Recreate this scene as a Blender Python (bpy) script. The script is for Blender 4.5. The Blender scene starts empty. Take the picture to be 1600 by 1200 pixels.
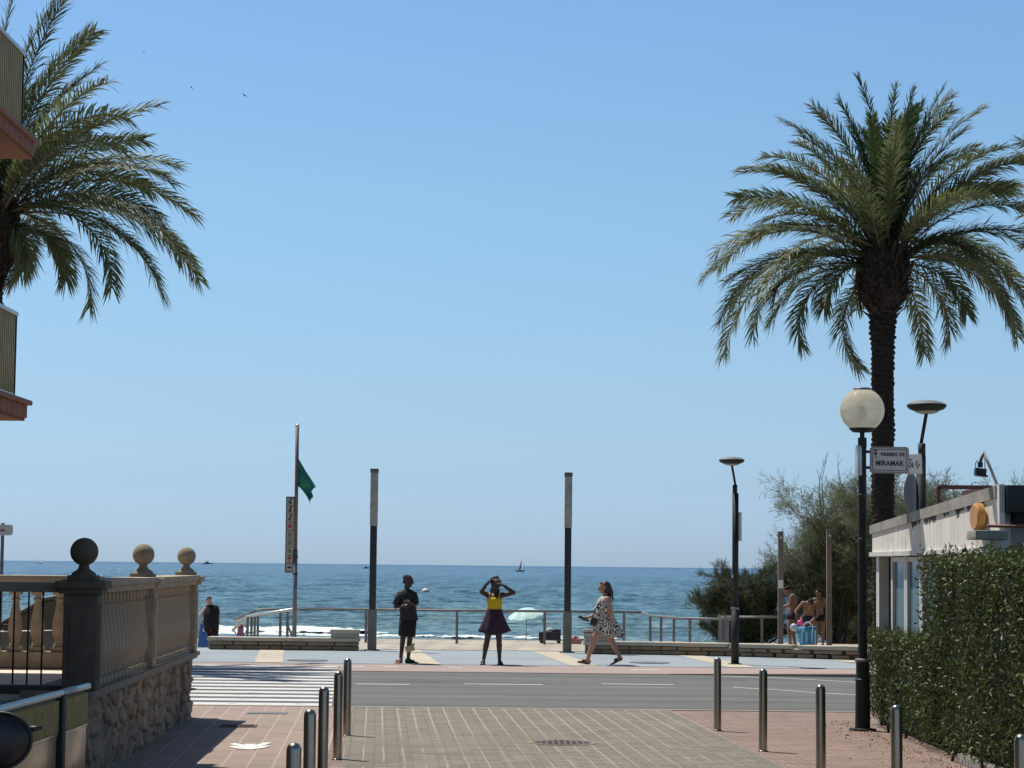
import bpy, bmesh, math, random
import numpy as np
from mathutils import Vector, Matrix, Quaternion
R = math.radians
scene = bpy.context.scene
COL = scene.collection

# ------------------------------------------------------------------ camera
FPX = 3559.0
PITCH = math.atan(283.9/FPX)
ROLL = 0.0105
CAMZ = 2.0
camd = bpy.data.cameras.new('camera'); cam = bpy.data.objects.new('camera', camd); COL.objects.link(cam)
camd.sensor_width = 36.0; camd.sensor_fit = 'HORIZONTAL'; camd.lens = 36.0*FPX/1600.0
camd.clip_start = 0.1; camd.clip_end = 120000
CROT = Matrix.Rotation(math.pi/2+PITCH, 3, 'X') @ Matrix.Rotation(ROLL, 3, 'Z')
cam.matrix_world = Matrix.Translation((0, 0, CAMZ)) @ CROT.to_4x4()
scene.camera = cam
scene.render.resolution_x = 1024; scene.render.resolution_y = 768

# ------------------------------------------------------------------ world and sun
SUNV = Vector((-0.36, 0.33, 1.0)).normalized()
SUN_EL = math.asin(SUNV.z); SUN_AZ = math.atan2(SUNV.x, SUNV.y)
world = bpy.data.worlds.new('World'); scene.world = world; world.use_nodes = True
wn = world.node_tree; wn.nodes.clear()
wo = wn.nodes.new('ShaderNodeOutputWorld'); bg = wn.nodes.new('ShaderNodeBackground')
sk = wn.nodes.new('ShaderNodeTexSky'); sk.sky_type = 'NISHITA'; sk.sun_disc = False
sk.sun_elevation = SUN_EL; sk.sun_rotation = SUN_AZ
sk.air_density = 1.0; sk.dust_density = 0.6; sk.ozone_density = 3.0; sk.altitude = 0
hs = wn.nodes.new('ShaderNodeHueSaturation'); hs.inputs['Saturation'].default_value = 1.0
wn.links.new(sk.outputs[0], hs.inputs['Color'])
tcw = wn.nodes.new('ShaderNodeTexCoord'); sxw = wn.nodes.new('ShaderNodeSeparateXYZ'); wn.links.new(tcw.outputs['Generated'], sxw.inputs[0])
rw = wn.nodes.new('ShaderNodeValToRGB'); wn.links.new(sxw.outputs[2], rw.inputs[0])
# clear summer air over the sea: less yellow near the horizon than the sky model gives
stops = [(0.0, (.43, .61, .97)), (.0154, (.395, .55, .89)), (.0373, (.39, .515, .755)), (.0724, (.436, .53, .665)), (.1163, (.467, .568, .647)), (.1602, (.497, .608, .66)), (.2459, (.502, .631, .703)), (.34, (.47, .56, .60)), (.6, (.36, .37, .37))]
while len(rw.color_ramp.elements) < len(stops): rw.color_ramp.elements.new(0.5)
for e_, (p_, c_) in zip(rw.color_ramp.elements, stops): e_.position = p_; e_.color = (*c_, 1)
mw = wn.nodes.new('ShaderNodeVectorMath'); mw.operation = 'MULTIPLY'; mw2 = wn.nodes.new('ShaderNodeVectorMath'); mw2.operation = 'SCALE'; mw2.inputs['Scale'].default_value = 2.0
wn.links.new(hs.outputs[0], mw.inputs[0]); wn.links.new(rw.outputs[0], mw.inputs[1]); wn.links.new(mw.outputs[0], mw2.inputs[0])
wn.links.new(mw2.outputs[0], bg.inputs['Color']); bg.inputs['Strength'].default_value = 0.085
wn.links.new(bg.outputs[0], wo.inputs['Surface'])
sund = bpy.data.lights.new('sun', 'SUN'); sund.energy = 4.6; sund.angle = R(0.53); sund.color = (1.0, 0.955, 0.88)
sun = bpy.data.objects.new('sun', sund); COL.objects.link(sun)
sun.rotation_euler = SUNV.to_track_quat('Z', 'Y').to_euler(); sun.location = (-20, 20, 60)
scene.view_settings.view_transform = 'Standard'; scene.view_settings.look = 'None'
scene.view_settings.exposure = 0.14; scene.view_settings.gamma = 1.0
scene.render.engine = 'CYCLES'
scene.cycles.max_bounces = 6; scene.cycles.transparent_max_bounces = 8

# ------------------------------------------------------------------ measuring helpers
CT = CROT.transposed()
def proj(x, y, z):
    c = CT @ Vector((x, y, z-CAMZ)); return (800+FPX*c.x/-c.z, 600-FPX*c.y/-c.z)
def atpx(px, D, z):                      # X of the point at depth D and height z seen in column px
    x = (px-800)/FPX*D
    for _ in range(4): x += (px-proj(x, D, z)[0])/FPX*D
    return x
def zof(py, D, x):                       # height of the point at (x, D) seen in row py
    z = 1.0
    for _ in range(4): z -= (py-proj(x, D, z)[1])/FPX*D
    return z
def gnd(px, py, z=0.0):                  # point of the level z seen at a pixel
    d = CROT @ Vector(((px-800)/FPX, -(py-600)/FPX, -1)); t = (z-CAMZ)/d.z
    return Vector((d.x*t, d.y*t, z))

# ------------------------------------------------------------------ materials
def srgb(r, g, b):
    f = lambda c: (c/255/12.92) if c/255 <= 0.04045 else ((c/255+0.055)/1.055)**2.4
    return (f(r), f(g), f(b))
MATS = {}
class NT:
    def __init__(s, name):
        s.m = bpy.data.materials.new(name); s.m.use_nodes = True; s.t = s.m.node_tree
        s.b = s.t.nodes['Principled BSDF']; s.out = s.t.nodes['Material Output']
    def n(s, typ, **kw):
        nd = s.t.nodes.new(typ)
        for k, v in kw.items():
            if k in nd.inputs: nd.inputs[k].default_value = v
            else: setattr(nd, k, v)
        return nd
    def l(s, a, b): s.t.links.new(a, b)
    def coord(s, scale=(1, 1, 1), rot=(0, 0, 0), kind='Object', loc=(0, 0, 0)):
        tc = s.n('ShaderNodeTexCoord'); mp = s.n('ShaderNodeMapping')
        mp.inputs['Scale'].default_value = scale; mp.inputs['Rotation'].default_value = rot; mp.inputs['Location'].default_value = loc
        s.l(tc.outputs[kind], mp.inputs['Vector']); return mp.outputs[0]
    def noise(s, vec, scale, detail=4, rough=0.6, out='Fac'):
        nd = s.n('ShaderNodeTexNoise'); nd.inputs['Scale'].default_value = scale
        nd.inputs['Detail'].default_value = detail; nd.inputs['Roughness'].default_value = rough
        s.l(vec, nd.inputs['Vector']); return nd.outputs[out]
    def ramp(s, fac, stops):
        nd = s.n('ShaderNodeValToRGB'); e = nd.color_ramp.elements
        while len(e) < len(stops): e.new(0.5)
        for i, (p, c) in enumerate(stops):
            e[i].position = p; e[i].color = (*c, 1) if len(c) == 3 else c
        s.l(fac, nd.inputs[0]); return nd.outputs[0]
    def mix(s, fac, a, b, mode='MIX'):
        nd = s.n('ShaderNodeMix', data_type='RGBA', blend_type=mode)
        for sock, v in ((nd.inputs[0], fac), (nd.inputs[6], a), (nd.inputs[7], b)):
            if hasattr(v, 'links') or hasattr(v, 'is_linked'): s.l(v, sock)
            elif isinstance(v, (int, float)): sock.default_value = v
            else: sock.default_value = (*v, 1)
        return nd.outputs[2]
    def math(s, op, a, b=None, c=None):
        nd = s.n('ShaderNodeMath', operation=op)
        for i, v in enumerate((a, b, c)):
            if v is None: continue
            if hasattr(v, 'is_linked'): s.l(v, nd.inputs[i])
            else: nd.inputs[i].default_value = v
        return nd.outputs[0]
    def color(s, c): s.l(c, s.b.inputs['Base Color'])
    def bump(s, h, strength=0.3, dist=0.02):
        nd = s.n('ShaderNodeBump'); nd.inputs['Strength'].default_value = strength; nd.inputs['Distance'].default_value = dist
        s.l(h, nd.inputs['Height']); s.l(nd.outputs[0], s.b.inputs['Normal'])
    def set(s, **kw):
        for k, v in kw.items():
            k = k.replace('_', ' ')
            s.b.inputs[k].default_value = (*v, 1) if isinstance(v, tuple) and len(v) == 3 and 'Color' in k else v

def basic(name, c1, c2=None, scale=6.0, rough=0.6, metal=0.0, bump=0.0, spec=0.5, stretch=(1, 1, 1), detail=5):
    if name in MATS: return MATS[name]
    k = NT(name); v = k.coord(stretch)
    c2 = c2 or tuple(min(1, x*0.72) for x in c1)
    f = k.noise(v, scale, detail)
    k.color(k.ramp(f, [(0.32, c2), (0.68, c1)]))
    k.set(Roughness=rough, Metallic=metal)
    k.b.inputs['Specular IOR Level'].default_value = spec
    rr = k.n('ShaderNodeMapRange'); rr.inputs[3].default_value = max(0, rough-0.1); rr.inputs[4].default_value = min(1, rough+0.12)
    k.l(f, rr.inputs[0]); k.l(rr.outputs[0], k.b.inputs['Roughness'])
    if bump: k.bump(k.noise(v, scale*5, 4), bump, 0.01)
    MATS[name] = k.m; return k.m

def leafmat(name, c_dark, c_light, rough=0.45, trans=0.25, spec=0.5, nscale=0.8, dry=None):
    k = NT(name)
    at = k.n('ShaderNodeAttribute', attribute_name='tint')
    v = k.coord(); f = k.noise(v, nscale, 3)
    mixf = k.math('MULTIPLY_ADD', at.outputs['Fac'], 0.75, k.math('MULTIPLY', k.math('SUBTRACT', f, 0.35), 0.8))
    c = k.ramp(mixf, [(0.0, c_dark), (0.86, c_light), (1.0, dry or c_light)]); k.color(c)
    k.set(Roughness=rough); k.b.inputs['Specular IOR Level'].default_value = spec
    tr = k.n('ShaderNodeBsdfTranslucent'); k.l(k.mix(0.5, c, tuple(min(1, x*1.8) for x in c_light)), tr.inputs['Color'])
    ms = k.n('ShaderNodeMixShader'); ms.inputs[0].default_value = trans
    k.l(k.b.outputs[0], ms.inputs[1]); k.l(tr.outputs[0], ms.inputs[2]); k.l(ms.outputs[0], k.out.inputs['Surface'])
    MATS[name] = k.m; return k.m

# ------------------------------------------------------------------ mesh helpers
def link(name, me, mat=None, parent=None, smooth=False):
    o = bpy.data.objects.new(name, me); COL.objects.link(o)
    if mat is not None and len(me.materials) == 0: me.materials.append(mat)
    if smooth: me.shade_smooth()
    if parent is not None: o.parent = parent
    return o
def tag(o, label=None, cat=None, group=None, kind=None):
    if label: o['label'] = label
    if cat: o['category'] = cat
    if group: o['group'] = group
    if kind: o['kind'] = kind
    return o
def empty(name, loc=(0, 0, 0), rz=0.0, label=None, cat=None, group=None):
    o = bpy.data.objects.new(name, None); COL.objects.link(o); o.location = loc; o.rotation_euler = (0, 0, rz)
    o.empty_display_size = 0.2
    return tag(o, label, cat, group)
def copy_tree(o, parent=None, label=None):
    c = o.copy(); COL.objects.link(c); c.parent = parent
    if label: c['label'] = label
    for ch in list(o.children): copy_tree(ch, c)
    return c
def npmesh(name, V, F, mat, parent=None, smooth=False, attr=None):
    V = np.asarray(V, dtype=np.float32); F = np.asarray(F, dtype=np.int32)
    me = bpy.data.meshes.new(name); n = F.shape[1]
    me.vertices.add(len(V)); me.vertices.foreach_set('co', V.ravel())
    me.loops.add(F.size); me.loops.foreach_set('vertex_index', F.ravel())
    me.polygons.add(len(F)); me.polygons.foreach_set('loop_start', np.arange(0, F.size, n, dtype=np.int32))
    me.update(calc_edges=True); me.validate()
    if attr is not None:
        for an, av in attr.items():
            a = me.attributes.new(an, 'FLOAT', 'POINT'); a.data.foreach_set('value', np.asarray(av, dtype=np.float32))
    return link(name, me, mat, parent, smooth)

class MB:
    def __init__(s): s.bm = bmesh.new()
    def box(s, c, d, rot=None, bevel=0.0, taper=1.0):
        M = Matrix.Translation(Vector(c)) @ (rot.to_4x4() if rot is not None else Matrix.Identity(4)) @ Matrix.Diagonal((d[0], d[1], d[2], 1))
        r = bmesh.ops.create_cube(s.bm, size=1.0, matrix=Matrix.Identity(4)); vs = r['verts']
        if taper != 1.0:
            for v in vs:
                if v.co.z > 0: v.co.x *= taper; v.co.y *= taper
        if bevel:
            for v in vs: v.co = Vector((v.co.x*d[0], v.co.y*d[1], v.co.z*d[2]))
            es = list({e for v in vs for e in v.link_edges})
            rr = bmesh.ops.bevel(s.bm, geom=vs+es, offset=bevel, segments=2, affect='EDGES', profile=0.6)
            M = Matrix.Translation(Vector(c)) @ (rot.to_4x4() if rot is not None else Matrix.Identity(4))
            allv = set(rr['verts']) | {v for f in rr['faces'] for v in f.verts}
            allv |= {v for v in vs if v.is_valid}
            # the untouched faces share those verts
            bmesh.ops.transform(s.bm, matrix=M, verts=list(allv))
        else:
            bmesh.ops.transform(s.bm, matrix=M, verts=vs)
        return s
    def tube(s, pts, rad, n=10, cap=True, squash=1.0):
        pts = [Vector(p) for p in pts]
        if not hasattr(rad, '__len__'): rad = [rad]*len(pts)
        rings = []; up = Vector((0, 0, 1)); prev = None
        for i, p in enumerate(pts):
            t = (pts[min(i+1, len(pts)-1)]-pts[max(i-1, 0)]).normalized()
            if prev is None:
                a = up if abs(t.z) < 0.9 else Vector((1, 0, 0)); x = t.cross(a).normalized()
            else: x = (prev-t*prev.dot(t)).normalized()
            prev = x; y = t.cross(x)
            rings.append([s.bm.verts.new(p+(x*math.cos(2*math.pi*k/n)+y*math.sin(2*math.pi*k/n)*squash)*rad[i]) for k in range(n)])
        for a, b in zip(rings, rings[1:]):
            for k in range(n): s.bm.faces.new((a[k], a[(k+1) % n], b[(k+1) % n], b[k]))
        if cap:
            s.bm.faces.new(rings[0][::-1]); s.bm.faces.new(rings[-1])
        return s
    def lathe(s, prof, c=(0, 0, 0), n=20, cap=True, sx=1.0, sy=1.0, rot=0.0, M=None):
        c = Vector(c); rings = []
        for r, z in prof:
            ring = []
            for k in range(n):
                a = 2*math.pi*k/n+rot; p = Vector((r*sx*math.cos(a), r*sy*math.sin(a), z))
                if M is not None: p = M @ p
                ring.append(s.bm.verts.new(c+p))
            rings.append(ring)
        for a, b in zip(rings, rings[1:]):
            for k in range(n): s.bm.faces.new((a[k], a[(k+1) % n], b[(k+1) % n], b[k]))
        if cap:
            if prof[0][0] > 1e-5: s.bm.faces.new(rings[0][::-1])
            if prof[-1][0] > 1e-5: s.bm.faces.new(rings[-1])
        return s
    def sphere(s, c, r, u=20, v=12, sc=(1, 1, 1)):
        M = Matrix.Translation(Vector(c)) @ Matrix.Diagonal((r*sc[0], r*sc[1], r*sc[2], 1))
        bmesh.ops.create_uvsphere(s.bm, u_segments=u, v_segments=v, radius=1.0, matrix=M); return s
    def prism(s, poly, z0, z1):             # poly: (x,y) list
        a = [s.bm.verts.new((x, y, z0)) for x, y in poly]; b = [s.bm.verts.new((x, y, z1)) for x, y in poly]; n = len(poly)
        s.bm.faces.new(a[::-1]); s.bm.faces.new(b)
        for k in range(n): s.bm.faces.new((a[k], a[(k+1) % n], b[(k+1) % n], b[k]))
        return s
    def slab(s, P, off):                    # polygon of 3d points extruded by a vector
        off = Vector(off); a = [s.bm.verts.new(Vector(p)) for p in P]; b = [s.bm.verts.new(Vector(p)+off) for p in P]; n = len(P)
        s.bm.faces.new(a[::-1]); s.bm.faces.new(b)
        for k in range(n): s.bm.faces.new((a[k], a[(k+1) % n], b[(k+1) % n], b[k]))
        return s
    def poly(s, P):
        s.bm.faces.new([s.bm.verts.new(Vector(p)) for p in P]); return s
    def loft(s, rings, n=20, cap=False, folds=None):   # rings: (cx,cy,cz,rx,ry); folds(i,k)->radius factor
        rr = []
        for i, (cx, cy, cz, rx, ry) in enumerate(rings):
            ring = []
            for k in range(n):
                a = 2*math.pi*k/n; f = folds(i, a) if folds else 1.0
                dz = 0
                if isinstance(f, tuple): f, dz = f
                ring.append(s.bm.verts.new((cx+rx*f*math.cos(a), cy+ry*f*math.sin(a), cz+dz)))
            rr.append(ring)
        for a, b in zip(rr, rr[1:]):
            for k in range(n): s.bm.faces.new((a[k], a[(k+1) % n], b[(k+1) % n], b[k]))
        if cap: s.bm.faces.new(rr[0][::-1]); s.bm.faces.new(rr[-1])
        return s
    def build(s, name, mat, parent=None, smooth=False, angle=None):
        bmesh.ops.recalc_face_normals(s.bm, faces=s.bm.faces[:])
        me = bpy.data.meshes.new(name); s.bm.to_mesh(me); s.bm.free()
        o = link(name, me, mat, parent)
        if smooth: me.shade_smooth()
        if angle is not None:
            me.shade_smooth()
            bm = bmesh.new(); bm.from_mesh(me)
            for e in bm.edges:
                if len(e.link_faces) == 2 and e.calc_face_angle(0) > angle: e.smooth = False
            bm.to_mesh(me); bm.free()
        return o
SA = R(35)
def text_mesh(txt, size, loc, mat, parent, name='lettering', depth=0.003, sx=1.0, rot=(math.pi/2, 0, 0), bold=0.0):
    c = bpy.data.curves.new(name, 'FONT'); c.body = txt; c.size = size; c.extrude = depth; c.align_x = 'CENTER'; c.align_y = 'CENTER'; c.offset = bold
    o = bpy.data.objects.new('tmp', c); COL.objects.link(o)
    dg = bpy.context.evaluated_depsgraph_get(); me = bpy.data.meshes.new_from_object(o.evaluated_get(dg))
    COL.objects.unlink(o); bpy.data.objects.remove(o)
    me.transform(Matrix.Diagonal((sx, 1, 1, 1)))
    p = link(name, me, None, parent); me.materials.clear(); me.materials.append(mat)
    p.location = loc; p.rotation_euler = rot; return p

# bodies: tapered limbs and masses fused into one continuous skin
SPH = [Vector((math.sqrt(1-z*z)*math.cos(i*2.39996), math.sqrt(1-z*z)*math.sin(i*2.39996), z)) for i in range(54) for z in [1-(2*i+1)/54]]
def blob(name, elems, mat, parent, voxel=0.008, smooth=4):
    bm = bmesh.new()
    for e in elems:
        if e[0] == 'c':
            _, p0, p1, r0, r1 = e
            tb = bmesh.new(); [tb.verts.new(Vector(p)+d*r) for p, r in ((p0, r0), (p1, r1)) for d in SPH]
            bmesh.ops.convex_hull(tb, input=tb.verts[:])
            bmesh.ops.delete(tb, geom=[v for v in tb.verts if not v.link_faces], context='VERTS')
            tm = bpy.data.meshes.new('h'); tb.to_mesh(tm); tb.free(); bm.from_mesh(tm); bpy.data.meshes.remove(tm)
        else:
            _, c, r, rot = e
            M = Matrix.Translation(Vector(c)) @ (rot.to_4x4() if rot is not None else Matrix.Identity(4)) @ Matrix.Diagonal((*r, 1))
            bmesh.ops.create_icosphere(bm, subdivisions=3, radius=1.0, matrix=M)
    bmesh.ops.recalc_face_normals(bm, faces=bm.faces[:])
    me = bpy.data.meshes.new('t'); bm.to_mesh(me); bm.free()
    o = bpy.data.objects.new('t', me); COL.objects.link(o)
    md = o.modifiers.new('r', 'REMESH'); md.mode = 'VOXEL'; md.voxel_size = voxel
    if smooth:
        ms = o.modifiers.new('s', 'SMOOTH'); ms.iterations = smooth; ms.factor = 0.5
    dg = bpy.context.evaluated_depsgraph_get(); m2 = bpy.data.meshes.new_from_object(o.evaluated_get(dg))
    COL.objects.unlink(o); bpy.data.objects.remove(o)
    m2.materials.clear()
    return link(name, m2, mat, parent, True)

# ================================================================== SETTING
SD = -0.058                                  # the street leans this much to the left per metre of depth
STREET_ANG = math.atan(SD)
def us(u, D): return u + SD*(D-32.2)
def sheet(name, P, mat, kind='structure'):
    return tag(MB().poly(P).build(name, mat), kind=kind)
def grain(k, base_color, vec, amt=0.25, big=0.35):
    f = k.noise(vec, 60, 3, 0.7); g = k.noise(vec, big, 4, 0.6)
    c = k.mix(amt, base_color, k.ramp(f, [(0.3, (0.25, 0.25, 0.25)), (0.7, (1, 1, 1))]), 'MULTIPLY')
    c = k.mix(0.35, c, k.ramp(g, [(0.3, (0.62, 0.6, 0.58)), (0.7, (1.1, 1.08, 1.05))]), 'MULTIPLY')
    d = k.noise(vec, 1.9, 8, 0.72); c = k.mix(0.5, c, k.ramp(d, [(0.28, (0.45, 0.43, 0.41)), (0.42, (1, 1, 1)), (0.66, (1, 1, 1)), (0.76, (1.18, 1.16, 1.12))]), 'MULTIPLY')
    sp_ = k.n('ShaderNodeTexVoronoi'); sp_.inputs['Scale'].default_value = 2.6; k.l(vec, sp_.inputs['Vector'])
    return k.mix(0.55, c, k.ramp(sp_.outputs['Distance'], [(0.035, (0.35, 0.33, 0.32)), (0.06, (1, 1, 1))]), 'MULTIPLY')

def brickmat(name, c1, c2, mortar, bw, bh, ms, rot=STREET_ANG, scale=1.0, rough=0.8, offset=0.5, bump=0.25, big=0.35):
    k = NT(name); v = k.coord(rot=(0, 0, rot), kind='Object')
    b = k.n('ShaderNodeTexBrick'); b.offset = offset; b.inputs['Scale'].default_value = scale
    b.inputs['Color1'].default_value = (*c1, 1); b.inputs['Color2'].default_value = (*c2, 1); b.inputs['Mortar'].default_value = (*mortar, 1)
    b.inputs['Brick Width'].default_value = bw; b.inputs['Row Height'].default_value = bh; b.inputs['Mortar Size'].default_value = ms
    b.inputs['Mortar Smooth'].default_value = 0.2; b.inputs['Bias'].default_value = 0.0
    dv = k.n('ShaderNodeVectorMath', operation='ADD')
    nz = k.n('ShaderNodeTexNoise'); nz.inputs['Scale'].default_value = 1.7; k.l(v, nz.inputs['Vector'])
    sc = k.n('ShaderNodeVectorMath', operation='SCALE'); sc.inputs['Scale'].default_value = 0.010; k.l(nz.outputs['Color'], sc.inputs[0])
    k.l(v, dv.inputs[0]); k.l(sc.outputs[0], dv.inputs[1]); k.l(dv.outputs[0], b.inputs['Vector'])
    k.color(grain(k, b.outputs['Color'], v, 0.3, big)); k.set(Roughness=rough)
    k.bump(k.math('SUBTRACT', k.math('MULTIPLY', k.noise(v, 50, 3), 0.4), b.outputs['Fac']), bump, 0.006)
    return k

M_slab = brickmat('pink_slab', (0.36, 0.265, 0.21), (0.29, 0.215, 0.175), (0.46, 0.36, 0.30), 0.42, 0.25, 0.010, rot=STREET_ANG+math.pi/2).m
M_red = brickmat('red_brick_paving', (0.35, 0.235, 0.185), (0.235, 0.155, 0.125), (0.17, 0.125, 0.10), 0.22, 0.11, 0.010).m
# centre of the street: grey pavers with pale guide lines along it
k = brickmat('street_paver', (0.255, 0.215, 0.160), (0.180, 0.152, 0.114), (0.11, 0.097, 0.075), 0.26, 0.16, 0.007)
v = k.coord(); sx = k.n('ShaderNodeSeparateXYZ'); k.l(v, sx.inputs[0])
uu = k.math('MULTIPLY_ADD', sx.outputs[1], -SD, sx.outputs[0])
wob = k.math('MULTIPLY', k.noise(v, 1.3, 2), 0.03)
fx = k.math('FRACT', k.math('DIVIDE', k.math('ADD', uu, wob), 0.212))
line = k.math('LESS_THAN', k.math('ABSOLUTE', k.math('SUBTRACT', fx, 0.5)), 0.05)
wear = k.ramp(k.noise(v, 0.55, 3), [(0.42, (0, 0, 0)), (0.56, (1, 1, 1))])
far = k.n('ShaderNodeMapRange'); far.inputs[1].default_value = 25.5; far.inputs[2].default_value = 28.5; k.l(sx.outputs[1], far.inputs[0])
lf = k.math('MULTIPLY', line, k.math('MAXIMUM', far.outputs[0], k.math('MULTIPLY', wear, 0.85)))
old = k.b.inputs['Base Color'].links[0].from_socket
k.color(k.mix(k.math('MULTIPLY', lf, 0.45), old, (0.46, 0.42, 0.34))); M_paver = k.m

# asphalt with wheel tracks along X
k = NT('asphalt'); v = k.coord(); v2 = k.coord((0.05, 1.1, 1)); f = k.noise(v, 90, 3, 0.8); g = k.noise(v2, 1.1, 4)
c = k.ramp(g, [(0.3, (0.080, 0.078, 0.072)), (0.5, (0.118, 0.115, 0.106)), (0.7, (0.150, 0.145, 0.132))])
k.color(k.mix(0.4, c, k.ramp(f, [(0.3, (0.45, 0.45, 0.45)), (0.7, (1.25, 1.25, 1.25))]), 'MULTIPLY')); oldc = k.b.inputs['Base Color'].links[0].from_socket
st = k.noise(k.coord((.35, .6, 1)), 1.0, 6, .7); k.color(k.mix(.6, oldc, k.ramp(st, [(.34, (.45, .45, .46)), (.43, (1, 1, 1)), (.58, (1, 1, 1)), (.64, (1.35, 1.32, 1.26))]), 'MULTIPLY'))
k.set(Roughness=0.85); k.bump(f, 0.3, 0.004); M_asph = k.m
# worn white road paint
k = NT('road_paint'); v = k.coord(); f = k.noise(v, 3.2, 6, 0.7); f2 = k.noise(v, 60, 2)
k.color(k.mix(0.25, k.ramp(f, [(0.33, (0.22, 0.215, 0.20)), (0.45, (0.62, 0.605, 0.57))]), k.ramp(f2, [(0.3, (0.6, 0.6, 0.6)), (0.7, (1, 1, 1))]), 'MULTIPLY')); k.set(Roughness=0.7); M_paint = k.m
M_bike = basic('bike_lane_pink', (0.37, 0.28, 0.24), (0.30, 0.23, 0.20), 1.2, 0.85, stretch=(0.4, 1.5, 1), bump=0.2)
M_prom = brickmat('promenade_grey_blue', (0.335, 0.385, 0.405), (0.285, 0.335, 0.36), (0.37, 0.40, 0.41), 0.6, 0.4, 0.012, offset=0.5, big=0.25).m
M_cream = brickmat('promenade_cream', (0.60, 0.53, 0.40), (0.55, 0.48, 0.36), (0.45, 0.40, 0.30), 0.6, 0.3, 0.01).m
M_terr = brickmat('terrace_slab', (0.54, 0.48, 0.39), (0.44, 0.385, 0.30), (0.22, 0.19, 0.15), 0.9, 1.1, 0.05, rot=-.35).m
M_dark = basic('dark_gap', (0.02, 0.02, 0.02), (0.012, 0.012, 0.012), 5, 0.9)
M_sand = basic('sand', (0.50, 0.42, 0.30), (0.38, 0.31, 0.22), 2.0, 0.95, bump=0.8)

sheet('pavement', [(-70, -12, 0), (70, -12, 0), (70, 32.25, 0), (-70, 32.25, 0)], M_red)
# pink slab pavement on the left of the street
sheet('slab_pavement', [(-60, -12, .004), (us(-2.35, -12), -12, .004), (us(-2.35, 32.2), 32.2, .004), (-60, 32.2, .004)], M_slab)
L0, L1 = -2.2, 2.26
sheet('street', [(us(L0, -12), -12, .008), (us(L1, -12), -12, .008), (us(L1, 32.2), 32.2, .008), (us(L0, 32.2), 32.2, .008)], M_paver)
sheet('road', [(-300, 32.2, -.004), (300, 32.2, -.004), (300, 43.2, -.004), (-300, 43.2, -.004)], M_asph)
sheet('bike_lane', [(-300, 43.0, .004), (300, 43.0, .004), (300, 46.1, .004), (-300, 46.1, .004)], M_bike)
sheet('promenade', [(-300, 46.0, .010), (300, 46.0, .010), (300, 54.0, .010), (-300, 54.0, .010)], M_prom)
b = MB()
for i in range(-8, 14):
    X = -1.95+3.17*i
    w = 0.28
    b.poly([(X-w+SD*-3.0+0.12, 46.02, .015), (X+w+SD*-3.0+0.12, 46.02, .015), (X+w+SD*5-.12, 53.5, .015), (X-w+SD*5-.12, 53.5, .015)])
tag(b.build('cream_paving_band', M_cream), kind='structure')
tag(MB().box((0, 53.75, -0.12), (600, 0.14, 0.268)).build('dark_edge_strip', M_dark), kind='structure')  # near-black strip along the seaward edge of the promenade
# kerb that rises on the right of the far road edge
b = MB(); b.slab([(3.0, 43.0, -0.06), (7.0, 42.6, -0.01), (30, 41.0, -0.01), (30, 41.3, -0.01), (7.0, 42.9, -0.01), (3.0, 43.1, -0.06)], (0, 0, 0.07))
tag(b.build('kerb', basic('kerb_stone', (0.34, 0.26, 0.22), None, 4, 0.85)), kind='structure')
# near edge flush kerb
tag(MB().box((0, 32.2, -0.05), (600, 0.12, 0.124)).build('flush_kerb', basic('flush_kerb_stone', (0.42, 0.37, 0.30), None, 3, 0.8)), kind='structure')

# crosswalk: thirteen worn stripes
b = MB(); rng = random.Random(4)
for i in range(13):
    D0 = 32.45+i*0.99; D1 = D0+0.52
    e = -2.50-0.068*(D0-32.4)
    zz = 0.001 if D0 < 43 else 0.008
    b.poly([(-10.5, D0, zz), (e, D0, zz), (e-.03, D1, zz), (-10.5, D1, zz)])
tag(b.build('crosswalk', M_paint), kind='structure')
# dashes, lines and the pedestrian figure painted on the ground
b = MB()
for xa, xb in ((555, 640), (725, 848), (940, 1052)):
    p = gnd(xa, 1068.5); q = gnd(xb, 1069.5); b.poly([(p.x, p.y-.09, .001), (q.x, p.y-.09, .001), (q.x, p.y+.07, .001), (p.x, p.y+.07, .001)])
def ground_line(pts, w, z=.001):
    P = [gnd(x, y) for x, y in pts]
    for p, q in zip(P, P[1:]): b.poly([(p.x, p.y-w, z), (q.x, q.y-w, z), (q.x, q.y+w, z), (p.x, p.y+w, z)])
ground_line([(1145, 1074), (1200, 1077), (1270, 1082), (1340, 1086)], .07)
ground_line([(950, 1073.5), (1055, 1074)], .03)
ground_line([(1120, 1056), (1230, 1060), (1340, 1066)], .07)
tag(b.build('lane_line', M_paint), kind='structure')
b = MB()
for xa, xb, y in ((545, 570, 1042), (600, 622, 1042), (912, 950, 1042.5), (985, 1030, 1047), (1195, 1235, 1043), (700, 722, 1044)):
    p = gnd(xa, y); q = gnd(xb, y); b.poly([(p.x, p.y-.13, .008), (q.x, p.y-.13, .008), (q.x, p.y+.13, .008), (p.x, p.y+.13, .008)])
tag(b.build('bike_lane_line', M_paint), kind='structure')
b = MB()
def gpoly(pts, z=.009): b.poly([(*gnd(x, y).xy, z) for x, y in pts])
gpoly([(383, 1163.5), (398, 1163.5), (402, 1167), (396, 1172), (386, 1172), (380, 1167)])
gpoly([(386, 1166), (366, 1162), (358, 1164), (371, 1166.5), (384, 1169.5)], .0095)
gpoly([(386, 1168.8), (364, 1166.5), (357, 1168.2), (372, 1171), (385, 1172)], .010)
gpoly([(398, 1166), (412, 1161.5), (426, 1161.5), (414, 1165.5), (398, 1169)], .0105)
gpoly([(397, 1168.8), (414, 1166.5), (423, 1166.8), (412, 1170), (396, 1172)], .011)
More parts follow.
